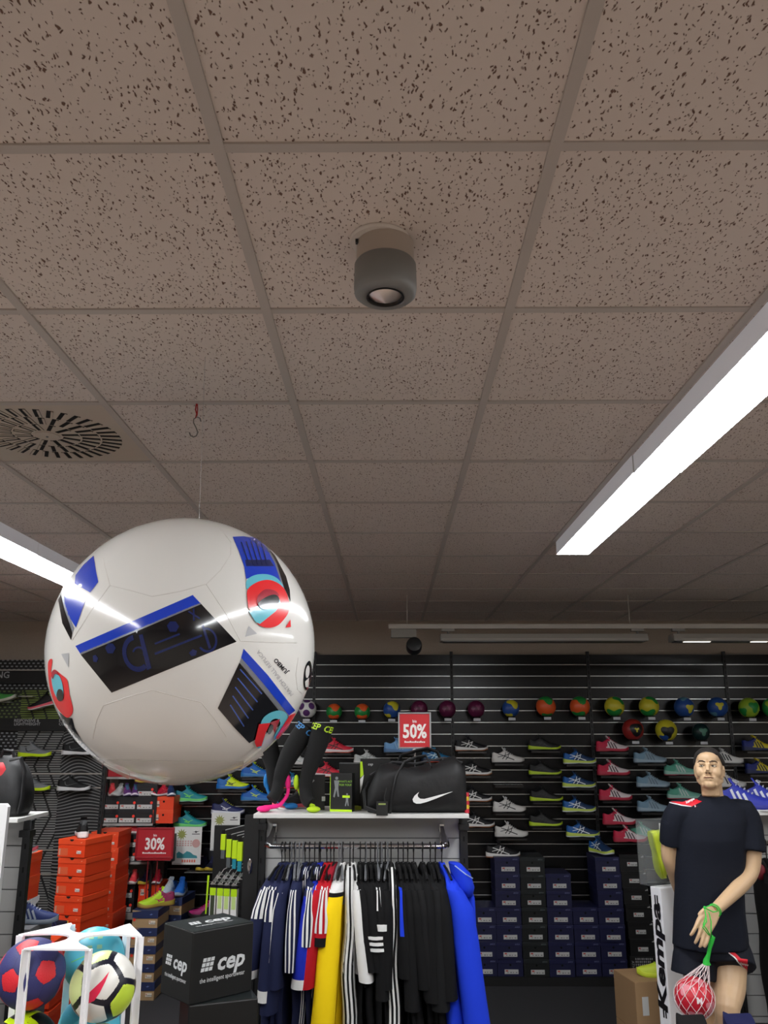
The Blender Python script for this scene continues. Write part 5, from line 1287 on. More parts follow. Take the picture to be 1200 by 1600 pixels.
# ------------------------------------------------------------------ hanging lime packages near the gondola post
def hook_pack(label, px, py0, py1, Yh, wd, top, low, cardcol=None):
    a_ = P(px, py0, Yh); q = P(px, py1, Yh); h = a_.z - q.z
    t = thing('hanging_package', label, 'package', (a_.x, Yh, q.z), R(-20), 'lime packages on hooks')
    G().box((-wd / 2, 0, h * .30), (wd / 2, .02, h * .86)).build('band', top, t, 0, .004)
    G().box((-wd * .4, .003, 0), (wd * .4, .018, h * .30)).build('sleeve', low, t, 0, .004)
    G().box((-wd * .3, .006, h * .86), (wd * .3, .012, h)).build('hook_card', BLACK, t, 0)
    G().tube([(0, .01, h * .97), (0, .05, h * .99), (0, .40, h * 1.02)], .003, 6).build('hook', WHITE, t)
for i, (px, a_, b_) in enumerate(((349, 1297, 1342), (358, 1304, 1356), (367, 1306, 1358), (375, 1308, 1362))):
    hook_pack('lime elastic band package on a hook, %s from the left in the upper row' % ordn(i), px, a_, b_, 7.0 - .03 * i, .044, mat((196, 232, 30), .5), mat([(90, 96, 98), (90, 96, 98), (30, 140, 160), (30, 140, 160)][i], .5))
for i, px in enumerate((333, 345, 356, 368)):
    a_ = P(px, 1384, 7.0); q = P(px, 1434, 7.0); h = a_.z - q.z
    t = thing('hanging_package', 'white and lime boxed package with chequered top, %s in the lower row' % ordn(i), 'package', (a_.x, 7.0 - .02 * i, q.z), R(-12), 'boxed packages in the lower row')
    G().box((-.024, 0, 0), (.024, .04, h)).build('carton', WHITE, t, 0, .002)
    G().box((-.0245, -.001, h * .70), (.0245, .0005, h * .94)).build('lime_band', LIME, t, 0)
    G().box((-.016, -.0015, h * .3 if i else h * .0), (.016, .0005, h * .70)).build('window', mat((200, 226, 140), .5) if i else mat((60, 70, 50), .5), t, 0)
    G().box((-.026, -.001, h * .94), (.026, .04, h)).build('top_flap', BLACK, t, 0)
    for k in range(4):
        G().rings([[(-.026, k * .045, h + .01 + k * .016), (.0, k * .045 - .02, h + .035 + k * .018), (.024, k * .045, h + .012 + k * .016)], [(-.018, k * .045 + .006, h + .004 + k * .016), (.004, k * .045 - .012, h + .025 + k * .018), (.03, k * .045 + .006, h + .008 + k * .016)]]).build('flap_edge', WHITE if k % 2 == 0 else mat((180, 186, 180), .5), t, 0)
    G().tube([(0, .02, h + .01), (0, .2, h + .09), (0, .5, h + .10)], .003, 6).build('hook', WHITE, t)
t = thing('card_stand', 'tall narrow black stand with lime edge carrying the hooked packages', 'stand', (P(352, 1440, 7.2).x, 7.45, 0))
G().box((-.17, 0, 0), (.15, .04, P(350, 1290, 7.45).z)).build('back_board', BLACK, t, 0)
G().box((-.19, -.30, P(330, 1434, 7.0).z - .03), (.16, .02, P(330, 1434, 7.0).z - .005)).build('tray', BLACK, t, 0)
G().prism([(-.185, 0), (-.175, .0), (-.165, .28), (-.18, .28)], .01, 0, TR(.03, -.29, P(330, 1434, 7.0).z - .004)).build('lime_edge', LIME, t, 0)

# ------------------------------------------------------------------ black cubes
CUB = mat((20, 22, 22), .45); CTOP = mat((40, 48, 48), .35)
cz = 1.2010; c0, c1, c2 = PZ(302, 1457, cz), PZ(257, 1442, cz), PZ(397, 1440, cz)
ex = Vector((c2.x - c0.x, c2.y - c0.y, 0)); Lx = ex.length; ang = math.atan2(ex.y, ex.x); Ly = math.hypot(c1.x - c0.x, c1.y - c0.y)
Hc = .288
def logo(g, T, s):
    """nine small skewed tiles, then the lettering"""
    for i in range(3):
        for j in range(3):
            x, z = -.42 + i * .075 + j * .018, -.08 + j * .07
            g.add([((x) * s, -.001, z * s), ((x + .062) * s, -.001, z * s), ((x + .074) * s, -.001, (z + .055) * s), ((x + .012) * s, -.001, (z + .055) * s)], [(0, 1, 2, 3)], 0, T)
    text(g, 'cep', .36 * s, T @ Matrix.Translation((.14 * s, 0, .01 * s)), 0, .028, .25, sx=1.05)
def cube(loc, rz, lx, ly, h, label, marks):
    t = thing('display_cube', label, 'box', loc, rz)
    G().box((0, 0, 0), (lx, ly, h)).build('body', CUB, t, 0, .006)
    G().box((.003, .003, h - .001), (lx - .003, ly - .003, h + .0012)).build('top_face', CTOP, t, 0)
    if marks:
        g = G(); logo(g, TR(lx * .50, -.0005, h * .50), lx * .85); text(g, 'the intelligent sportswear', .026, TR(lx * .5, -.001, h * .30), 0, .008, 0, sx=.86)
        TL = TR(-.0005, ly * .5, h * .50, 0, 0, -PI / 2); logo(g, TL, ly * .85); text(g, 'the intelligent sportswear', .024, TR(-.001, ly * .5, h * .30, 0, 0, -PI / 2), 0, .008, 0, sx=.74)
        g.build('lettering', mat((205, 208, 208), .5), t, 0)
        g = G(); TT = TR(lx * .53, ly * .55, h + .0018, R(-90), 0, 0); logo(g, TT, lx * .8); text(g, 'the intelligent sportswear', .022, TR(lx * .5, ly * .32, h + .0018, R(-90), 0, 0), 0, .008, 0, sx=.86)
        g.build('top_lettering', mat((205, 208, 208), .5), t, 0)
    return t
cube((c0.x, c0.y, cz - Hc), ang, Lx, Ly, Hc, 'black cardboard cube with white lettering and tile emblem on its sides, top of the pile', True)
e2 = Vector((math.cos(ang), math.sin(ang)))
q0 = P(305, 1600, 3.95)
for k in range(3):
    hz = (cz - Hc) / 3
    cube((c0.x - .005 - .02 * k, c0.y + .01, cz - Hc - hz * (k + 1)), ang - R(22 if k == 0 else 30), Lx * .95, Ly, hz - .001, 'plain black cube, %s one under the lettered cube' % ordn(k), False)

# ------------------------------------------------------------------ white wire ball rack with footballs
SC = 1.17
def hexp(px, py): p = PZ(px, py, 1.458); return CAM + (p - CAM) * SC
HV = {k: hexp(*v) for k, v in dict(A=(28, 1461), B=(121, 1443), C=(31, 1480), D=(140, 1481), E=(219, 1462), F=(203, 1443)).items()}
RZ_ = HV['A'].z; ctr = sum(HV.values(), Vector()) / 6; RR = .222
rk = thing('ball_rack', 'white metal ball rack with three open columns and a star-shaped top plate', 'rack', (ctr.x, ctr.y, 0))
phi0 = math.atan2(HV['E'].y - ctr.y, HV['E'].x - ctr.x)
V6 = [Vector((RR * math.cos(phi0 + k * PI / 3), RR * math.sin(phi0 + k * PI / 3))) for k in range(6)]   # E F B A C D
WP = mat((236, 236, 238), .35, bump=0)
# plate: straight edges E-F, B-A, C-D; deep round bays between F-B, A-C, D-E
out = []
for k in (0, 2, 4):
    p, q, r_ = V6[k], V6[k + 1], V6[(k + 2) % 6]
    out += [p, q]
    mid = (q + r_) / 2; inn = mid * .18
    for j in range(1, 12):
        u = PI * j / 12; a_ = (q - r_).length / 2 * .90
        out.append(mid + (q - mid) * .88 * math.cos(u) + (inn - mid) * math.sin(u))
g = G(); n = len(out); vs = [(p.x, p.y, RZ_ - .006) for p in out] + [(p.x, p.y, RZ_) for p in out]
r = delaunay_2d_cdt([Vector((p.x, p.y)) for p in out], [(i, (i + 1) % n) for i in range(n)], [], 1, 1e-5)
g.add(vs, [list(f) for f in r[2]] + [[i + n for i in f] for f in r[2]] + [[i, (i + 1) % n, n + (i + 1) % n, n + i] for i in range(n)])
g.build('top_plate', WP, rk, 0)
for z in (.12, .55):
    g = G(); g.add([(v[0], v[1], z if i < n else z + .006) for i, v in enumerate(vs)], [list(f) for f in r[2]] + [[i + n for i in f] for f in r[2]] + [[i, (i + 1) % n, n + (i + 1) % n, n + i] for i in range(n)]); g.build('lower_plate', WP, rk, 0)
for k in range(6):
    v = V6[k] * .975; T = TR(v.x, v.y, 0, 0, 0, phi0 + k * PI / 3)
    g = G(); g.box((-.014, -.0025, 0), (.012, .0025, RZ_ - .004), 0, T); g.box((-.0025 - .012, -.012, 0), (-.0095, .012, RZ_ - .004), 0, T)
    g.build('post', WP, rk, 0)
def rot_to(a_, b_, spin=0):
    return (Vector(b_).to_track_quat('Z', 'Y') @ Euler((0, 0, spin)).to_quaternion() @ Vector(a_).to_track_quat('Z', 'Y').inverted()).to_euler()
BRr = .108
def col_pts(px, py, Y, n=3):
    c = P(px, py, Y); return [Vector((c.x, c.y, c.z - .224 * k)) for k in range(n)]
nk = col_pts(161, 1541, 3.16); rd = col_pts(49, 1521, 3.15); bl2 = col_pts(147, 1499, 3.365)
dirv = (CAM - nk[0]).normalized()
cream = mat((228, 226, 218), .3); pale = mat((206, 218, 150), .3); limeb = mat((196, 222, 70), .3)
# orientation of the white ball: a hexagon toward the upper right, a three-seam corner at the lower right
hexc = HEX[0]
NR = rot_to(ICO[0], (.22, -.86, .36), .95); _m = NR.to_matrix(); ballcol = {}
for i_, q_ in enumerate(ICO):
    v_ = _m @ q_; ballcol[i_] = cream if v_.z > .1 and v_.x > -.1 or v_.y > .2 else (limeb if v_.x > .35 and v_.z < 0 else (pale if v_.z > 0 else cream))
bt_ = panelled_ball('football', 'white football with thick navy seams and a pink swoosh in the white ball rack', nk[0], BRr, NR, lambda i: ballcol[i], mat((18, 20, 44), .35), .17, .008, ICO)
inv = bt_.rotation_euler.to_matrix().inverted()
def balldecal(t, r, pts, m, name, cen, sc):
    """flat outline laid on the ball round a viewing direction, given in picture axes"""
    f = (CAM - t.location).normalized(); rt = Vector((0, 0, 1)).cross(f).normalized(); up = f.cross(rt)
    iv = t.rotation_euler.to_matrix().inverted(); n = len(pts)
    xs_ = [p[0] for p in pts]; 
    dense = []
    for i, p in enumerate(pts):
        q = pts[(i + 1) % n]
        for j in range(4): dense.append((p[0] + (q[0] - p[0]) * j / 4, p[1] + (q[1] - p[1]) * j / 4))
    rr = delaunay_2d_cdt([Vector(p) for p in dense], [(i, (i + 1) % len(dense)) for i in range(len(dense))], [], 1, 1e-6)
    vs = []
    for v in rr[0]:
        a_, b_ = v.x * sc + cen[0], v.y * sc + cen[1]; c_ = math.sqrt(max(0, 1 - a_ * a_ - b_ * b_)); vs.append(iv @ ((rt * a_ + up * b_ + f * c_) * r))
    G().add(vs, [list(q) for q in rr[2]]).build(name, m, t, 80)
sw = [(-.50 + .0, -.42), (-.30, -.40), (-.12, -.22), (.06, .06), (.22, .33), (.02, .13), (-.12, -.02), (-.24, -.13), (-.38, -.22), (-.50, -.30)]
balldecal(bt_, BRr * 1.024, [(-.40, -.46), (-.24, -.40), (-.10, -.20), (.04, .08), (.13, .34), (-.06, .12), (-.22, -.02), (-.38, -.16), (-.46, -.30)], mat((226, 28, 74), .4), 'swoosh', (.02, .04), 1.0)
NV2, RD2 = mat((48, 50, 104), .6, bump=.2, bscale=300), mat((214, 38, 50), .5, bump=.3, bscale=200)
pent = ICO[0]
panelled_ball('football', 'navy blue football with red pentagons in the left column of the rack', rd[0], BRr * 1.02, rot_to(pent, (-.25, -.93, .02), .55), lambda i: RD2 if i < 12 else NV2, mat((38, 40, 88), .6), .018, .003)
LBm = mat((84, 184, 206), .4); LB2 = mat((150, 196, 160), .4)
t = thing('football', 'sky blue football with pale squares at the back of the rack', 'ball', bl2[0])
G().ell((0, 0, 0), (BRr, BRr, BRr), 40).build('shell', LBm, t, 80)
for a_ in ((-.15, .0), (.15, -.02), (-.17, .35), (.14, .36), (-.14, .66), (.14, .66)):
    balldecal(t, BRr * 1.006, [(-.08, -.06), (.08, -.06), (.08, .06), (-.08, .06)], LB2, 'square', a_, 1.0)
g = G()
balldecal(t, BRr * 1.006, [(-.32, -.04), (.28, .18), (.28, .22), (-.32, 0.0)], mat((120, 206, 120), .4), 'stripe', (-.45, -.02), .8)
def simple_ball(c, base, pats, label):
    t = thing('football', label, 'ball', c); G().ell((0, 0, 0), (BRr, BRr, BRr), 40).build('shell', base, t, 80)
    for ax_, an, m, wv in pats: patch(BRr, ax_, an, m, 'panel', t, 24, wv)
    return t
t = thing('football', 'black football with neon yellow bands in the bottom left corner', 'ball', rd[1]); 
G().ell((0, 0, 0), (BRr, BRr, BRr), 40).build('shell', mat((22, 26, 24), .4), t, 80)
NE = mat((206, 240, 20), .45)
for (ax_, d_) in (((1, .2, .3), .25), ((-1, .3, .5), .25), ((.2, .3, 1), .62), ((.1, -1, .55), .80)):
    q = Vector(ax_).normalized().to_track_quat('Z', 'Y').to_matrix().to_4x4()
    for s in (d_,):
        G().lathe([(BRr * 1.006 * math.cos(a_), BRr * 1.006 * math.sin(a_)) for a_ in (math.asin(s) - .09, math.asin(s) - .03, math.asin(s) + .03, math.asin(s) + .09)], 48, T=q, caps=False).build('band', NE, t, 80)
balldecal(t, BRr * 1.008, [(-.05, 0), (.05, 0), (.05, .02), (0, .08)], NE, 'emblem', (.1, .72), 1.0)
t = simple_ball(nk[1], mat((210, 190, 80), .4), [((.3, -.4, .9), 30, mat((70, 180, 200), .4), .3), ((-.6, -.4, .6), 28, mat((220, 70, 60), .4), .3)], 'yellow football with teal and red patches under the white one')
simple_ball(bl2[1], LBm, [((-.4, -.6, .5), 26, mat((60, 150, 180), .4), .2)], 'sky blue football in the second layer at the back')
simple_ball(rd[2], mat((220, 220, 216), .4), [((0, -1, .2), 26, PB, .1)], 'white football at the bottom of the left column')
simple_ball(nk[2], mat((224, 90, 40), .4), [((0, -1, .2), 26, WHITE, .1)], 'orange football at the bottom of the right column')
simple_ball(bl2[2], mat((60, 60, 66), .4), [((0, -1, .2), 26, WHITE, .1)], 'dark football at the bottom of the rear column')

# ------------------------------------------------------------------ left gondola with bag
LY = 4.75; lr = P(28, 1279, LY); LT = lr.z
lg = gondola('wall_gondola', 'white slatted gondola at the left edge with a grey-white top board', lr.x - 1.25, lr.x, LT, LY, LY + .42, yp=LY + .36)
t = thing('white_frame', 'rounded white frame edge of a display at the far left', 'frame', (P(2, 1300, 4.5).x, 4.5, 0), 0)
zf0 = P(2, 1256, 4.5).z
G().rings([[(-.40, y, .02), (-.40, y, zf0 - .02), (-.38, y, zf0), (.005, y, zf0), (.02, y, zf0 - .015), (.02, y, .02)] for y in (0, .03)]).build('panel', mat((225, 225, 225), .4), t, 20)
G().box((-.42, -.1, 0), (.04, .12, .02)).build('foot', GREYM, t, 0)
# black rucksack
c = P(14, 1268, LY + .2); t = thing('rucksack', 'black rucksack with a red lining standing on the left gondola', 'bag', (c.x - .03, LY + .17, LT))
rs = []
for z, a_, b_, s in ((0, .13, .10, 0), (.03, .15, .115, 0), (.12, .152, .12, 0), (.2, .14, .11, -.005), (.26, .12, .09, -.01), (.30, .09, .06, -.02), (.32, .05, .03, -.03)):
    rs.append([(s + a_ * math.copysign(abs(math.cos(u)) ** .5, math.cos(u)), b_ * math.copysign(abs(math.sin(u)) ** .5, math.sin(u)), z) for u in [2 * PI * k / 28 for k in range(28)]])
G().rings(rs).build('body', NB, t, 70)
G().rings([[(x_ * .85 - .03, y_ * .4 - .07, z_) for x_, y_, z_ in ring_e((0, 0, z), a_, .11, 16)] for z, a_ in ((.19, .10), (.25, .10), (.285, .05))]).build('red_lining', mat((170, 24, 34), .6), t, 70)
G().tube([(.06, -.1, .30), (.12, -.1, .31), (.145, -.09, .24), (.15, -.1, .10), (.14, -.1, .02)], .014, 8, flat=.5).build('shoulder_strap', NB, t)
G().tube([(-.02, -.04, .31), (0, -.05, .35), (.05, -.05, .345), (.06, -.04, .30)], .009, 8).build('grab_loop', NB, t)
# boxes and shoes on the back side of the left gondola
GB = 5.5
a_ = P(47, 1399, GB); zs_ = a_.z
sh = thing('bracket_shelf', 'white bracket shelf at the back of the left gondola under big orange boxes', 'shelf', (P(60, 1399, GB).x, GB, zs_))
G().rings([[(-.003, -.38, -.02), (-.003, .02, -.02), (-.003, .02, -.03), (-.003, -.38, -.14)], [(.0, -.38, -.02), (.0, .02, -.02), (.0, .02, -.03), (.0, -.38, -.14)]]).build('bracket', WHITE, sh, 0)
G().box((-.9, -.38, -.02), (0, .02, -.001)).build('board', WHITE, sh, 0)
xb = sh.location.x
bh = (P(47, 1328, GB).z - zs_) / 2
for k in range(2):
    t = thing('shoe_box', '%s large orange shoe box behind the left gondola post' % ['lower', 'upper'][k], 'box', (xb - .25, GB - .34, zs_ + bh * k), 0, 'large orange boxes')
    G().box((-.24, 0, 0), (.25, .33, bh - .05)).build('body', OR, t, 0)
    G().box((-.243, -.003, bh - .052), (.253, .333, bh - .001)).build('lid', OR2, t, 0, .002)
shoe('blackpink', 'dark shoe with white sole on the large orange boxes at the left post', (xb - .12, GB - .18, zs_ + bh * 2 + .001), R(0), s=1.05)
t = thing('shoe_box', 'grey box under the navy and silver shoe behind the left gondola', 'box', (P(45, 1460, GB).x, GB - .3, 0), 0)
zg = P(45, 1452, GB - .3).z
G().box((-.22, 0, 0), (.12, .34, zg - .12)).build('pedestal', GREYM, t, 0); G().box((-.22, 0, zg - .119), (.12, .34, zg - .001)).build('box_body', mat((120, 120, 122), .5), t, 0, .002)
shoe('navysilver', 'navy and silver running shoe on a grey box behind the left gondola', (P(42, 1450, GB - .2).x, GB - .14, zg), R(10), s=1.0)

# ------------------------------------------------------------------ right side: column, gondola, garments
KX = P(1032, 1388, 4.95)
kc = thing('display_column', 'tall white display column with black lettering running up its left side', 'column', (KX.x, KX.y, 0), R(28))
zk = KX.z; WC = mat((228, 228, 230), .4)
G().box((0, 0, 0), (.36, .078, zk)).build('body', WC, kc, 0, .004)
g = G(); text(g, 'Kempa', .088, TR(-.001, .042, P(1030, 1499, 4.95).z, 0, 0, 0) @ Matrix.Rotation(-PI / 2, 4, 'Z') @ Matrix.Rotation(-PI / 2, 4, 'Y'), 0, .04, .15, sx=2.15)
for z0, z1 in ((zk - .10, zk - .04), (P(1030, 1594, 4.95).z, P(1030, 1580, 4.95).z)):
    for k in range(2): g.box((-.0015, .025 + .016 * k, z0), (.0, .034 + .016 * k, z1))
g.build('lettering', BLACK, kc, 0)
ACR = mat((200, 205, 205), .05, alpha=.07, spec=.6)
t = thing('acrylic_box', 'clear acrylic box on the white column holding a lime shoe', 'display case', (KX.x - .02, KX.y + .02, zk + .001), R(28))
zac = P(1022, 1285, 4.95).z - zk
for a_, b_ in (((0, 0, 0), (.004, .12, zac)), ((.004, 0, 0), (.20, .004, zac)), ((.004, .116, 0), (.20, .12, zac)), ((0, 0, zac), (.2, .12, zac + .004))): G().box(a_, b_).build('pane', ACR, t, 0)
G().box((.06, -.001, zac - .09), (.17, -.0002, zac - .01)).build('white_card', WHITE, t, 0)
shoe_proto('limeplain', (196, 214, 60), (186, 206, 60), (206, 222, 60), (176, 196, 40), 'bars', (150, 170, 50), (190, 240, 40))
shoe('limeplain', 'lime yellow shoe standing on its toe inside the clear box', (KX.x + .0, KX.y + .065, zk + .16), rot=(0, R(80), R(10)), s=.85)
# brown carton with lime tip shoe
t = thing('cardboard_box', 'plain brown cardboard box beside the white column', 'box', (P(1016, 1535, 5.6).x, 5.6, 0), R(10))
zb_ = P(1005, 1534, 5.6).z; KR = mat((156, 124, 88), .7)
G().box((-.10, 0, 0), (.2, .3, zb_ * .55 - .002)).build('lower_body', KR, t, 0, .003); G().box((-.10, 0, zb_ * .55), (.2, .3, zb_)).build('body', KR, t, 0, .003)
G().box((-.06, -.001, zb_ - .18), (-.02, 0, zb_ - .08)).build('label', LBL, t, 0)
shoe('limeplain', 'lime shoe tip peeking out on the brown cardboard box', (P(1030, 1530, 5.65).x + .04, 5.72, zb_), R(170))
# right gondola
rl = P(1150, 1268, 5.35)
rg = gondola('right_gondola', 'white slatted gondola at the right edge behind the dummy', rl.x, rl.x + 1.5, rl.z, 5.35, 5.78, yp=5.75, post_l=True)
shoe('royalsilver', 'royal blue shoe with silver bars on the right gondola, left of two', (P(1168, 1262, 5.4).x, 5.45, rl.z + .001), R(-28), s=1.32)
shoe('royalsilver', 'royal blue shoe with silver bars on the right gondola, right of two', (P(1206, 1262, 5.4).x, 5.47, rl.z + .001), R(-20), s=1.32)
# black garments on the right gondola
r2 = thing('clothes_rail', 'short rail on the right gondola with black sportswear', 'rail', (P(1195, 1318, 5.3).x, 5.32, P(1195, 1318, 5.3).z))
G().tube([(-.12, .26, .0), (-.12, .02, 0), (-.09, 0, 0), (.6, 0, 0)], .014, 10).build('tube', CHROME, r2)
_RY, _RZ = RY, RZ
RY = 5.32; RZ = r2.location.z
def garment_at(px, *a, **k): return garment(px, *a, **k)
for i, (px, c_, lab, rz_) in enumerate(((1186, BK, 'black sports jacket on the right gondola rail, leftmost', -10), (1196, BK, 'black sports jacket on the right gondola rail, second', -4), (1206, BK, 'black sports jacket on the right gondola rail, third', 4), (1218, BK, 'black sports jacket on the right gondola rail, outside the frame edge', 6))):
    t = garment(px, c_, 1.2, lab, rz_, (.6, -.02, .02), .035); t['group'] = 'black sportswear on the right rail'
RY, RZ = _RY, _RZ
t = thing('red_glove', 'dark red item hanging behind the dummy elbow', 'clothing', P(1187, 1362, 5.2)); G().ell((0, 0, 0), (.035, .03, .045), 16).build('body', mat((120, 24, 36), .6), t, 70)
G().tube([(0, .0, .04), (0, .06, .10), (0, .12, RZ - t.location.z)], .004, 6).build('cord', BLACK, t)
# ------------------------------------------------------------------ shop dummy
MY = 4.7
def J(px, py, dy=0): return P(px, py, MY + dy)
kz = J(1140, 1590).z; BASEZ = kz - .50
plinth = thing('plinth', 'low white plinth carrying the shop dummy', 'plinth', (J(1130, 1600).x, MY, 0))
G().box((-.35, -.3, 0), (.35, .35, BASEZ - .001)).build('body', WC, plinth, 0, .006)
man = thing('mannequin', 'skin-coloured male shop dummy in dark blue shirt and shorts looking up to the left', 'mannequin', (J(1125, 1600).x, MY, BASEZ))
MO = man.location.copy()
def limb(g, pts, rs, n=14, fl=1.0):
    V = [Vector(p) - MO for p in pts]; a, b = [], []
    for i in range(len(V) - 1):
        p0, p1, p2, p3 = V[max(i - 1, 0)], V[i], V[i + 1], V[min(i + 2, len(V) - 1)]
        for j in range(4):
            k = j / 4; a.append(.5 * ((2 * p1) + (p2 - p0) * k + (2 * p0 - 5 * p1 + 4 * p2 - p3) * k * k + (-p0 + 3 * p1 - 3 * p2 + p3) * k ** 3)); b.append(rs[i] + (rs[i + 1] - rs[i]) * k)
    a.append(V[-1]); b.append(rs[-1]); g.tube(a, b, n, flat=fl)
def blob(g, c, r, T=None): g.ell((0, 0, 0), r, 16, 0, (Matrix.Translation(Vector(c) - MO) @ T) if T else Matrix.Translation(Vector(c) - MO))
def remeshed(g, name, m, vox, it=6, fac=.5, dec=None):
    o = g.build(name, m, man, 0)
    rm = o.modifiers.new('r', 'REMESH'); rm.mode = 'VOXEL'; rm.voxel_size = vox; rm.use_smooth_shade = True
    sm = o.modifiers.new('s', 'SMOOTH'); sm.iterations = it; sm.factor = fac
    return o
g = G()
# joints measured from the photograph
shL, shR = J(1060, 1271, .02), J(1161, 1271, .02)
neck0, neck1 = J(1117, 1262, .03), J(1111, 1228, .01)
chest, waist, hip = J(1112, 1300, .02), J(1108, 1385, .04), J(1112, 1450, .04)
# trunk
T_ = lambda a_, b_, c_: None
blob(g, J(1112, 1310, .03), (.165, .115, .18)); blob(g, J(1110, 1380, .04), (.14, .10, .16)); blob(g, J(1112, 1452, .05), (.16, .115, .14))
limb(g, [shL, J(1085, 1272, .02), J(1112, 1275, .03), J(1142, 1272, .02), shR], [.055, .06, .065, .06, .055])
limb(g, [J(1117, 1275, .03), J(1116, 1255, .03), J(1113, 1240, .02), J(1111, 1222, .02)], [.062, .056, .054, .054], 16)
# arm at the left of the picture goes down and behind the hip
limb(g, [shL, J(1050, 1300, .04), J(1046, 1335, .06), J(1050, 1352, .08), J(1060, 1385, .16), J(1072, 1418, .20)], [.058, .052, .043, .040, .034, .025])
hb = J(1078, 1436, .20); blob(g, hb, (.035, .02, .05))
for k in range(4): limb(g, [hb + Vector((-.024 + .016 * k, 0, -.03)), hb + Vector((-.02 + .016 * k, -.01, -.075)), hb + Vector((-.016 + .014 * k, -.025, -.105))], [.009, .008, .007], 8)
# arm at the right of the picture crosses in front of the body
elb = J(1172, 1362, -.02); wri = J(1118, 1421, -.24)
limb(g, [shR, J(1172, 1300, .02), J(1175, 1335, .0), elb, J(1158, 1382, -.08), J(1138, 1402, -.16), wri], [.060, .056, .048, .043, .040, .034, .0265])
# hand: palm and five fingers hanging down to the left
pal0, pal1 = wri, J(1100, 1446, -.27)
ax_ = (pal1 - pal0).normalized(); sd_ = ax_.cross(Vector((0, -1, 0))).normalized()
for s in (-1, -.33, .33, 1):
    a_ = wri + ax_ * .01 + sd_ * s * .016; b_ = pal1 + sd_ * s * .033 + ax_ * (.0 if abs(s) == 1 else .006)
    limb(g, [a_, (a_ + b_) / 2 + Vector((0, -.004, 0)), b_], [.017, .0165, .0125], 10)
tips = [((1077, 1472), .0), ((1082, 1474), .0), ((1090, 1468), .0), ((1098, 1466), .02)]
for s, ((tx, ty), dd) in zip((1, .33, -.33, -1), tips):
    pass
fl = [(-1, .080, (1103, 1473)), (-.33, .098, (1094, 1479)), (.33, .100, (1084, 1481)), (1, .086, (1073, 1475))]
ends = []
for s, L_, (tx, ty) in fl:
    s2 = s
    b_ = pal1 + sd_ * s2 * .034; tip = J(tx, ty, -.285); d_ = (tip - b_); 
    ends.append((s2, b_, tip, L_))
# match finger roots to tips by their sideways order
ends_t = sorted([e[2] for e in ends], key=lambda p: (p - pal1).dot(sd_)); ends_b = sorted([(e[1], e[3]) for e in ends], key=lambda q: (q[0] - pal1).dot(sd_))
for (b_, L_), tp_ in zip(ends_b, ends_t):
    d_ = (tp_ - b_).normalized() * L_
    limb(g, [b_, b_ + d_ * .45 + Vector((0, -.006, 0)), b_ + d_ * .8 + Vector((0, -.003, 0)), b_ + d_ + Vector((0, .006, 0))], [.0112, .0098, .0088, .0068], 9)
# thumb leaves the side of the palm nearest the body
th0 = wri + ax_ * .02 + sd_ * (.012 if sd_.x < 0 else -.012)
tdir = sd_ if sd_.x < 0 else -sd_
limb(g, [wri + ax_ * .018 + tdir * .012, wri + ax_ * .035 + tdir * .036 + Vector((0, -.006, 0)), wri + ax_ * .062 + tdir * .046 + Vector((0, -.008, 0)), wri + ax_ * .088 + tdir * .046], [.015, .0125, .0105, .008], 9)
# legs
hL, hR = J(1088, 1470, .06), J(1136, 1472, .05)
knR = J(1137, 1586, -.10); knL = J(1100, 1592, .10)
limb(g, [hR, J(1138, 1510, .02), J(1139, 1545, -.03), knR + Vector((0, 0, .03)), knR + Vector((0, .01, -.05))], [.095, .090, .078, .060, .055], 18)
aR = Vector((knR.x + .02, MY + .06, BASEZ + .09)); aL = Vector((knL.x - .05, MY + .12, BASEZ + .09))
limb(g, [knR + Vector((0, .01, -.03)), (knR * .7 + aR * .3) + Vector((0, .05, 0)), aR + Vector((0, .01, .1)), aR], [.055, .057, .038, .034], 16)
limb(g, [hL, J(1092, 1520, .06), knL + Vector((0, 0, .04)), knL + Vector((0, 0, -.04))], [.092, .082, .060, .054], 18)
limb(g, [knL + Vector((0, 0, -.03)), (knL * .7 + aL * .3) + Vector((0, .04, 0)), aL + Vector((0, .01, .1)), aL], [.054, .056, .038, .034], 16)
for an in (aR, aL):
    limb(g, [an + Vector((0, .05, -.055)), an + Vector((0, 0, -.035)), an + Vector((-.01, -.08, -.055)), an + Vector((-.02, -.17, -.068))], [.030, .040, .034, .020], 12, 1.1)
# head
HC = J(1108, 1203, -.005)
HM = Matrix.Translation(HC - MO) @ Euler((R(-12), 0, R(-24))).to_matrix().to_4x4() @ Matrix.Scale(.93, 4)
def hb_(c, r): g.ell(c, r, 18, 0, HM)
def hl(a_, b_, ra, rb): g.tube([a_, [(a_[i] + b_[i]) / 2 for i in range(3)], b_], [ra, (ra + rb) / 2, rb], 10, 0, True, HM)
hb_((0, .018, .035), (.076, .096, .088)); hb_((0, -.022, -.012), (.068, .070, .090)); hb_((0, -.030, -.058), (.058, .062, .054)); hb_((0, -.066, -.090), (.030, .028, .024))
hl((-.054, -.018, .005), (-.048, -.022, -.052), .026, .026); hl((.054, -.018, .005), (.048, -.022, -.052), .026, .026)
hl((-.054, .0, -.052), (-.022, -.060, -.094), .024, .019); hl((.054, .0, -.052), (.022, -.060, -.094), .024, .019)
hb_((0, -.052, .052), (.058, .046, .040))
hl((-.044, -.078, .022), (-.008, -.092, .024), .0105, .012); hl((.044, -.078, .022), (.008, -.092, .024), .0105, .012)
hl((0, -.090, .020), (0, -.116, -.026), .0085, .0125); hb_((-.012, -.104, -.030), (.009, .012, .008)); hb_((.012, -.104, -.030), (.009, .012, .008))
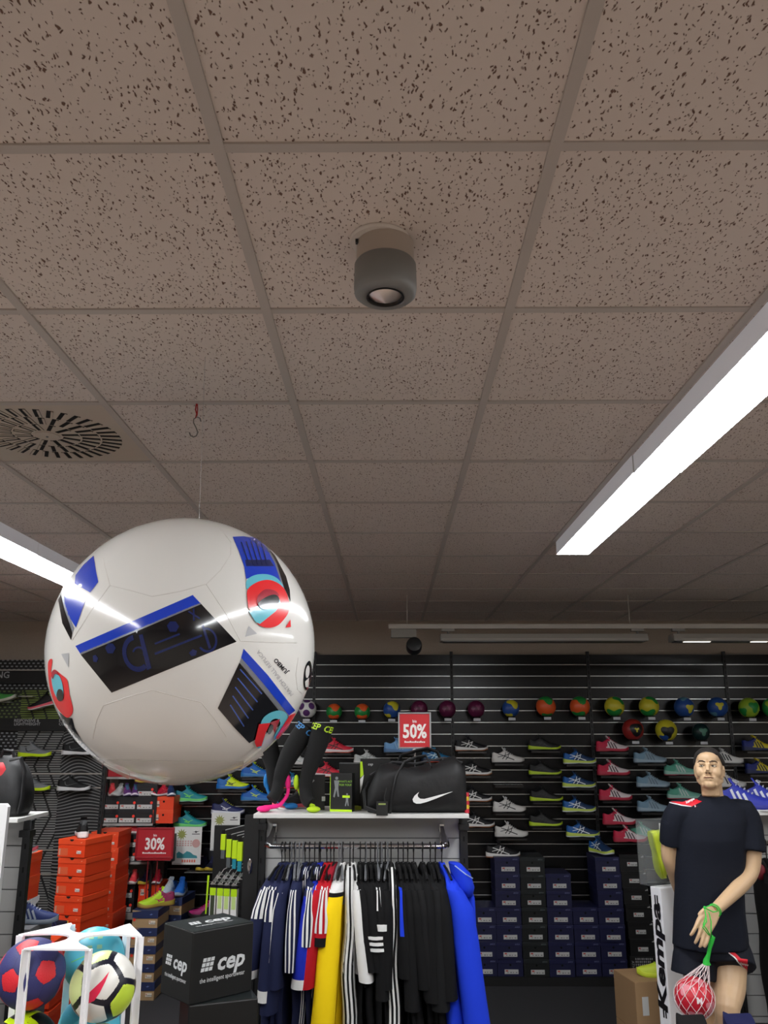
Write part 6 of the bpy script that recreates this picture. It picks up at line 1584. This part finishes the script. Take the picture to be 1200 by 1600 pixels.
hb_((-.040, -.052, -.022), (.030, .034, .034)); hb_((.040, -.052, -.022), (.030, .034, .034)); hb_((-.050, -.036, .012), (.024, .036, .034)); hb_((.050, -.036, .012), (.024, .036, .034))
hb_((0, -.088, -.052), (.026, .014, .0062)); hb_((0, -.086, -.066), (.022, .014, .0075))
for s in (-1, 1):
    hb_((s * .030, -.074, .004), (.015, .012, .0095)); hb_((s * .077, .012, -.002), (.008, .019, .032)); hb_((s * .076, .006, -.028), (.007, .010, .014))
hl((0, .02, -.06), (0, .03, -.14), .055, .052)
remeshed(g, 'body', SKIN, .0042, 5, .4)
# face details and hair
BR_ = mat((62, 44, 32), .7)
def hp(p): return tuple(p)
for s in (-1, 1):
    G().tube([(s * .012, -.1045, .026), (s * .026, -.0975, .033), (s * .042, -.0875, .034), (s * .054, -.073, .026)], [.0030, .0042, .0036, .0018], 8, T=HM, flat=.8).build('eyebrow', BR_, man)
    G().ell((s * .031, -.0835, .006), (.0125, .0052, .0055), 14, 0, HM).build('eye', mat((196, 184, 166), .3), man)
    G().ell((s * .031 - .003, -.0865, .0068), (.0052, .0032, .0048), 12, 0, HM).build('iris', mat((44, 38, 32), .2), man)
    G().tube([(s * .017, -.0875, .006), (s * .026, -.0885, .0118), (s * .036, -.086, .0118), (s * .047, -.077, .005)], .0017, 6, T=HM).build('eyelid', mat((66, 46, 34), .6), man)
    G().ell((s * .0085, -.1125, -.0365), (.0045, .004, .0025), 10, 0, HM).build('nostril', mat((70, 44, 34), .8), man)
G().tube([(-.027, -.088, -.0595), (-.012, -.099, -.0580), (0, -.1015, -.0592), (.012, -.099, -.0580), (.027, -.088, -.0595)], [.0012, .0022, .0022, .0022, .0012], 8, T=HM).build('mouth_line', mat((110, 60, 48), .6), man)
hg_ = G()
def hh(c, r): hg_.ell(c, r, 20, 0, HM)
# hair: a cap shell cut along the hairline, built as a grid over the skull
N1, N2 = 30, 14; rows = []
for j in range(N2):
    row = []
    for i in range(N1):
        a_ = 2 * PI * i / N1                       # 0 = right ear side, pi/2 = back (+y)
        fr = min(1, max(0, (-math.sin(a_) - .30) / .28)); fr = fr * fr * (3 - 2 * fr); bk = max(0, math.sin(a_)); sdn = abs(math.cos(a_))
        low = R(28) * fr + R(-28) * bk * (1 - fr) + R(-6) * (1 - fr) * (1 - bk)
        e = low + (PI / 2 - low) * j / (N2 - 1)
        if j == N2 - 1: e = PI / 2 - .01
        n_ = .0015 * math.sin(31 * a_ + 7 * j) + .001 * math.sin(17 * a_ - 5 * j)
        th_ = .0035 if j == 0 else .009
        row.append(((.0775 + th_ + n_) * math.cos(a_) * math.cos(e), .018 + (.0975 + th_ + n_) * math.sin(a_) * math.cos(e), .035 + (.0875 + th_ + n_) * math.sin(e)))
    rows.append(row)
inner = [[(x * .93, .018 + (y - .018) * .93, .035 + (z - .035) * .93) for x, y, z in rows[0]]]
G().rings(inner + rows, T=HM).build('hair', mat((44, 38, 34), .75, bump=.6, bscale=160), man, 80)

# shirt: torso shell and two sleeves cut flat
SHT = mat((24, 30, 46), .85, spec=.25, bump=.35, bscale=60)
g = G()
def srow(px, py, dy, a_, b_, z=None):
    c = J(px, py, dy) - MO; return [(c.x + a_ * math.copysign(abs(math.cos(u)) ** .75, math.cos(u)), c.y + b_ * math.sin(u), c.z) for u in [2 * PI * k / 40 for k in range(40)]]
rows = [srow(1116, 1243, .03, .064, .062), srow(1115, 1249, .03, .086, .076), srow(1112, 1254, .03, .150, .09), srow(1112, 1264, .025, .182, .105), srow(1112, 1282, .02, .186, .12), srow(1110, 1310, .02, .180, .135), srow(1109, 1345, .03, .180, .135), srow(1108, 1385, .03, .172, .135), srow(1108, 1425, .03, .176, .14), srow(1110, 1465, .03, .184, .15), srow(1110, 1478, .03, .186, .152)]
def ripple(rows, amp):
    out = []
    for i, r_ in enumerate(rows):
        k = min(1, max(0, (i - 3) / 5)); out.append([(x + amp * k * math.sin(j * .9 + i * .8) * .5, y + amp * k * math.sin(j * 1.3 + i * .55), z + (0 if i < 2 else amp * .3 * math.sin(j * .6))) for j, (x, y, z) in enumerate(r_)])
    return out
def dens(rows, q=3):
    out = []
    for a_, b_ in zip(rows, rows[1:]):
        for i in range(q): k = i / q; out.append([tuple(a_[j][c] * (1 - k) + b_[j][c] * k for c in range(3)) for j in range(len(a_))])
    out.append(rows[-1]); return out
g.rings(dens(ripple(rows, .004)))
def sleeve(g, pts, rs, seed):
    V = [Vector(p) - MO for p in pts]; a, b = [], []
    for i in range(len(V) - 1):
        for j in range(4): k = j / 4; a.append(V[i].lerp(V[i + 1], k)); b.append(rs[i] + (rs[i + 1] - rs[i]) * k)
    a.append(V[-1]); b.append(rs[-1]); g.tube(a, b, 22, flat=1.0)
sleeve(g, [J(1088, 1270, .025), J(1060, 1270, .02), J(1053, 1290, .03), J(1052, 1306, .04), J(1052, 1318, .05)], [.070, .070, .070, .070, .070], 1)
sleeve(g, [J(1136, 1270, .025), J(1163, 1270, .02), J(1169, 1290, .015), J(1171, 1312, .0), J(1172, 1330, -.01)], [.070, .072, .073, .075, .078], 2)
o = remeshed(g, 'shirt', SHT, .0065, 3, .4)
# crew collar
c = J(1116, 1247, .03) - MO
G().tube([(c.x + .068 * math.cos(u), c.y + .062 * math.sin(u), c.z + .004 + .010 * math.sin(u)) for u in [2 * PI * k / 28 for k in range(29)]], .0055, 8).build('collar', SHT, man)
# shorts
g = G()
g.rings(dens([srow(1110, 1440, .04, .168, .13), srow(1111, 1465, .04, .180, .142), srow(1111, 1480, .04, .186, .148), srow(1111, 1492, .04, .18, .14)]))
sleeve(g, [J(1090, 1478, .05), J(1086, 1500, .03), J(1084, 1526, .02)], [.108, .110, .112], 3)
sleeve(g, [J(1134, 1474, .04), J(1140, 1495, .01), J(1144, 1514, -.02)], [.108, .115, .118], 4)
remeshed(g, 'shorts', mat((22, 28, 44), .8, spec=.3, bump=.3, bscale=60), .0068, 3, .4)
bpy.context.view_layer.update()
dg_ = bpy.context.evaluated_depsgraph_get()
from mathutils.bvhtree import BVHTree
def stick(target, polys, m, name, lift=.002, step=1.0, raw=None):
    """print laid on the cloth: each outline point goes to where its line of sight meets the cloth"""
    ev = target.evaluated_get(dg_); me = ev.to_mesh(); bv = BVHTree.FromPolygons([man.matrix_world @ v.co for v in me.vertices], [list(p.vertices) for p in me.polygons])
    g = G(); last = [None]
    def hit(x, y):
        d = ray(x, y).normalized(); h, n_, i, dist = bv.ray_cast(CAM, d)
        if h is None: h, n_, i, dist = bv.find_nearest(J(x, y, -.1))
        last[0] = h; return h + n_ * lift - MO if n_.dot(d) < 0 else h - n_ * lift - MO
    for poly in polys:
        dense = []
        for i, p in enumerate(poly):
            q = poly[(i + 1) % len(poly)]; L_ = math.hypot(q[0] - p[0], q[1] - p[1]); n = max(1, int(L_ / 1.5))
            for j in range(n): dense.append((p[0] + (q[0] - p[0]) * j / n, p[1] + (q[1] - p[1]) * j / n))
        pts_ = [Vector(p) for p in dense]; nn_ = len(dense)
        x0_, x1_ = min(p[0] for p in dense), max(p[0] for p in dense); y0_, y1_ = min(p[1] for p in dense), max(p[1] for p in dense)
        yy = y0_ + .7
        while yy < y1_:
            xx = x0_ + .7
            while xx < x1_:
                if min(math.hypot(xx - a, yy - b) for a, b in dense) > .6: pts_.append(Vector((xx, yy)))
                xx += 1.3
            yy += 1.3
        r = delaunay_2d_cdt(pts_, [(i, (i + 1) % nn_) for i in range(nn_)], [], 1, 1e-5)
        def ins(x, y):
            c_ = False; j_ = nn_ - 1
            for i_ in range(nn_):
                if (dense[i_][1] > y) != (dense[j_][1] > y) and x < (dense[j_][0] - dense[i_][0]) * (y - dense[i_][1]) / (dense[j_][1] - dense[i_][1]) + dense[i_][0]: c_ = not c_
                j_ = i_
            return c_
        V_ = [hit(v.x, v.y) for v in r[0]]
        g.add(V_, [list(f) for f in r[2]if ins(sum(r[0][i].x for i in f) / 3, sum(r[0][i].y for i in f) / 3) and max((V_[f[0]] - V_[f[1]]).length, (V_[f[1]] - V_[f[2]]).length) < .03])
    if raw: text(g, raw[0], raw[1], None, 0, .03, .2, warp=lambda x, y: hit(raw[2] + x * math.cos(raw[4]) - y * math.sin(raw[4]) * -1 * -1, raw[3] - x * math.sin(raw[4]) - y * math.cos(raw[4])))
    g.build(name, m, man, 70)
shirt_o = [o for o in man.children if o.name.startswith('shirt')][0]; shorts_o = [o for o in man.children if o.name.startswith('shorts')][0]
zz = lambda L_: [(1040 + x * .13333, 1150 + y * .13333) for x, y in L_]
RDp = mat((214, 24, 44), .6)
stick(shirt_o, [zz([(60, 768), (200, 775), (350, 722), (380, 755), (428, 770), (300, 832), (150, 800)])], RDp, 'red_print')
stick(shirt_o, [zz([(48, 776), (180, 808), (300, 826), (305, 834), (180, 820), (48, 786)])], mat((230, 230, 230), .6), 'white_line', .0035)
stick(shirt_o, [], mat((236, 236, 236), .6), 'lettering', .005, raw=('kempa', 5.6, *zz([(285, 765)])[0], R(26)))
z6 = lambda L_: [(1020 + x * .15, 1380 + y * .15) for x, y in L_]
stick(shorts_o, [z6([(765, 660), (830, 700), (915, 785), (985, 795), (985, 920), (930, 850), (850, 765), (760, 695)])], RDp, 'red_print')
stick(shorts_o, [z6([(760, 695), (850, 765), (935, 858), (980, 925), (975, 930), (925, 865), (845, 778), (758, 705)])], mat((230, 230, 230), .6), 'white_line', .0035)
stick(shorts_o, [], mat((236, 236, 236), .6), 'lettering', .004, raw=('kempa', 5.0, *z6([(950, 835)])[0], R(-12)))

# ball net with red ball hanging from the hand
bc = J(1085, 1559, -.22); br = .092
rb = thing('handball', 'red and white handball inside the hanging net', 'ball', bc)
G().ell((0, 0, 0), (br, br, br), 36).build('shell', mat((196, 26, 46), .35, coat=.3), rb, 80)
for ax3, an, wv in (((.5, -.8, -.2), 16, .3), ((-.7, -.5, .6), 16, .3), ((-.3, -.9, -.8), 18, .3), ((.8, -.3, -.8), 20, .3), ((.2, -.5, 1), 14, .4)): patch(br, ax3, an, mat((216, 130, 140), .4), 'panel', rb, 20, wv)
g = G(); f = (CAM - bc).normalized(); rt = Vector((0, 0, 1)).cross(f).normalized(); up = f.cross(rt)
text(g, 'M', .035, None, 0, .04, 0, warp=lambda x, y: (rt * (x + .022) + up * (y - .012 + .0) + f * .085).normalized() * br * 1.012)
g.build('lettering', mat((235, 225, 225), .4), rb, 0)
net = thing('ball_net', 'white cord net with a bright green gathered neck tied to the dummy hand', 'net', bc)
neckb, neckt = J(1104, 1505, -.24) - bc, J(1112, 1468, -.26) - bc
NW = mat((232, 222, 222), .6); NG = mat((46, 200, 66), .6)
g = G(); Nn = 12; RN = br * 1.03
def npt(lvl, k):
    """net knots: level 0 = bottom pole .. 6 on the ball, 7..9 up to the neck"""
    u = 2 * PI * (k + (.5 if lvl % 2 else 0)) / Nn
    if lvl <= 6:
        e = R(-88 + lvl * 21); return Vector((RN * math.cos(e) * math.cos(u), RN * math.cos(e) * math.sin(u), RN * math.sin(e)))
    s = (lvl - 6) / 3; e = R(38); base = Vector((RN * math.cos(e) * math.cos(u), RN * math.cos(e) * math.sin(u), RN * math.sin(e)))
    return base.lerp(neckb + Vector((.012 * math.cos(u), .012 * math.sin(u), 0)), s)
for l in range(9):
    for k in range(Nn):
        a_, = (npt(l, k),)
        for dk in ((0, -1) if l % 2 == 0 else (0, 1)):
            b_ = npt(l + 1, k + dk)
            pts = [a_, (a_ + b_) / 2, b_]
            if l < 6: pts[1] = pts[1].normalized() * RN
            g.tube(pts, .0014, 4)
g.build('mesh_cord', NW, net)['kind'] = 'stuff'
G().tube([neckb + Vector((0, 0, -.006)), neckb + Vector((0, 0, .012)), neckb.lerp(neckt, .35), neckb.lerp(neckt, .65), neckt, neckt + Vector((.012, 0, .014))], [.019, .014, .009, .009, .013, .008], 12).build('green_neck', NG, net)
wl = wri - bc
loop = []
ad = (wri - elb).normalized()
u1 = ad.orthogonal().normalized(); u2 = ad.cross(u1)
for i in range(2): G().tube([wl + ad * (.004 + .012 * i) + (u1 * math.cos(q) + u2 * math.sin(q)) * .030 for q in [2 * PI * k / 20 for k in range(21)]], .0024, 6).build('wrist_loop', NG, net)
kn = J(1101, 1418, -.30) - bc
tt = neckt + Vector((0, 0, .01))
G().tube([tt, J(1103, 1450, -.33) - bc, J(1099, 1445, -.33) - bc, J(1103, 1432, -.32) - bc, kn, J(1112, 1414, -.3) - bc, J(1120, 1418, -.3) - bc, J(1121, 1424, -.29) - bc, J(1114, 1425, -.29) - bc, kn], .0028, 6).build('draw_cord', NG, net)
G().tube([tt, J(1111, 1455, -.32) - bc, J(1111, 1440, -.32) - bc, J(1108, 1427, -.31) - bc, kn, J(1104, 1440, -.33) - bc, J(1098, 1449, -.33) - bc, J(1106, 1459, -.31) - bc, tt], .0028, 6).build('draw_cord', NG, net)
G().ell(kn, (.007, .007, .007), 10).build('knot', NG, net); G().ell(tt, (.012, .011, .012), 10).build('knot', NG, net)
# dark goods at the lower right corner, on a low table before the dummy
ltY = 4.25; zt_ = P(1150, 1597, ltY).z
tb = thing('low_table', 'low dark display table in front of the shop dummy, at the bottom right', 'table', (P(1130, 1600, ltY).x, ltY, 0))
G().box((-.20, -.25, zt_ - .14), (.42, .0, zt_ - .11)).build('tabletop', DARK, tb, 0, .003)
for sx, sy in ((-.18, -.23), (.40, -.23), (-.18, -.03), (.40, -.03)): G().box((sx - .012, sy - .012, 0), (sx + .012, sy + .012, zt_ - .141)).build('leg', DARK, tb, 0)
def folded(px, pyt, c_, label, wd, lab=None):
    a_ = P(px, pyt, ltY - .1); t = thing('folded_clothing', label, 'clothing', (a_.x, ltY - .12, zt_ - .109), R(-12)); h = a_.z - (zt_ - .109)
    rs = []
    for i in range(6): k = i / 5; rs.append([(wd * (1 - .12 * k) * math.copysign(abs(math.cos(u)) ** .5, math.cos(u)), .10 * (1 - .1 * k) * math.copysign(abs(math.sin(u)) ** .5, math.sin(u)), h * (k ** .8) + (.008 * math.sin(3 * u) if 0 < i < 6 else 0) * k) for u in [2 * PI * j / 24 for j in range(24)]])
    G().rings(rs).build('cloth', fabric(c_), t, 70)
    return t, h
folded(1078, 1592, BK, 'folded black garment under the netted ball', .07)
folded(1152, 1590, (24, 28, 70), 'folded dark blue garment at the bottom right', .07)
t = thing('tag_card', 'black card with white lettering in the bottom right corner', 'card', (P(1194, 1600, ltY - .1).x, ltY - .14, zt_ - .109), 0)
hc_ = P(1190, 1584, ltY - .14).z - (zt_ - .109)
G().box((-.07, 0, 0), (.07, .006, hc_ * .8)).build('card', BLACK, t, 0)
g = G(); text(g, 'Kempa', .034, TR(-.005, -.001, hc_ * .62, 0, R(14), 0), 0, .03, .15); g.build('lettering', WHITE, t, 0)
# anything left over that never got placed
for o in list(bpy.data.objects):
    if o.type == 'EMPTY' and not o.parent and 'label' not in o: bpy.data.objects.remove(o)
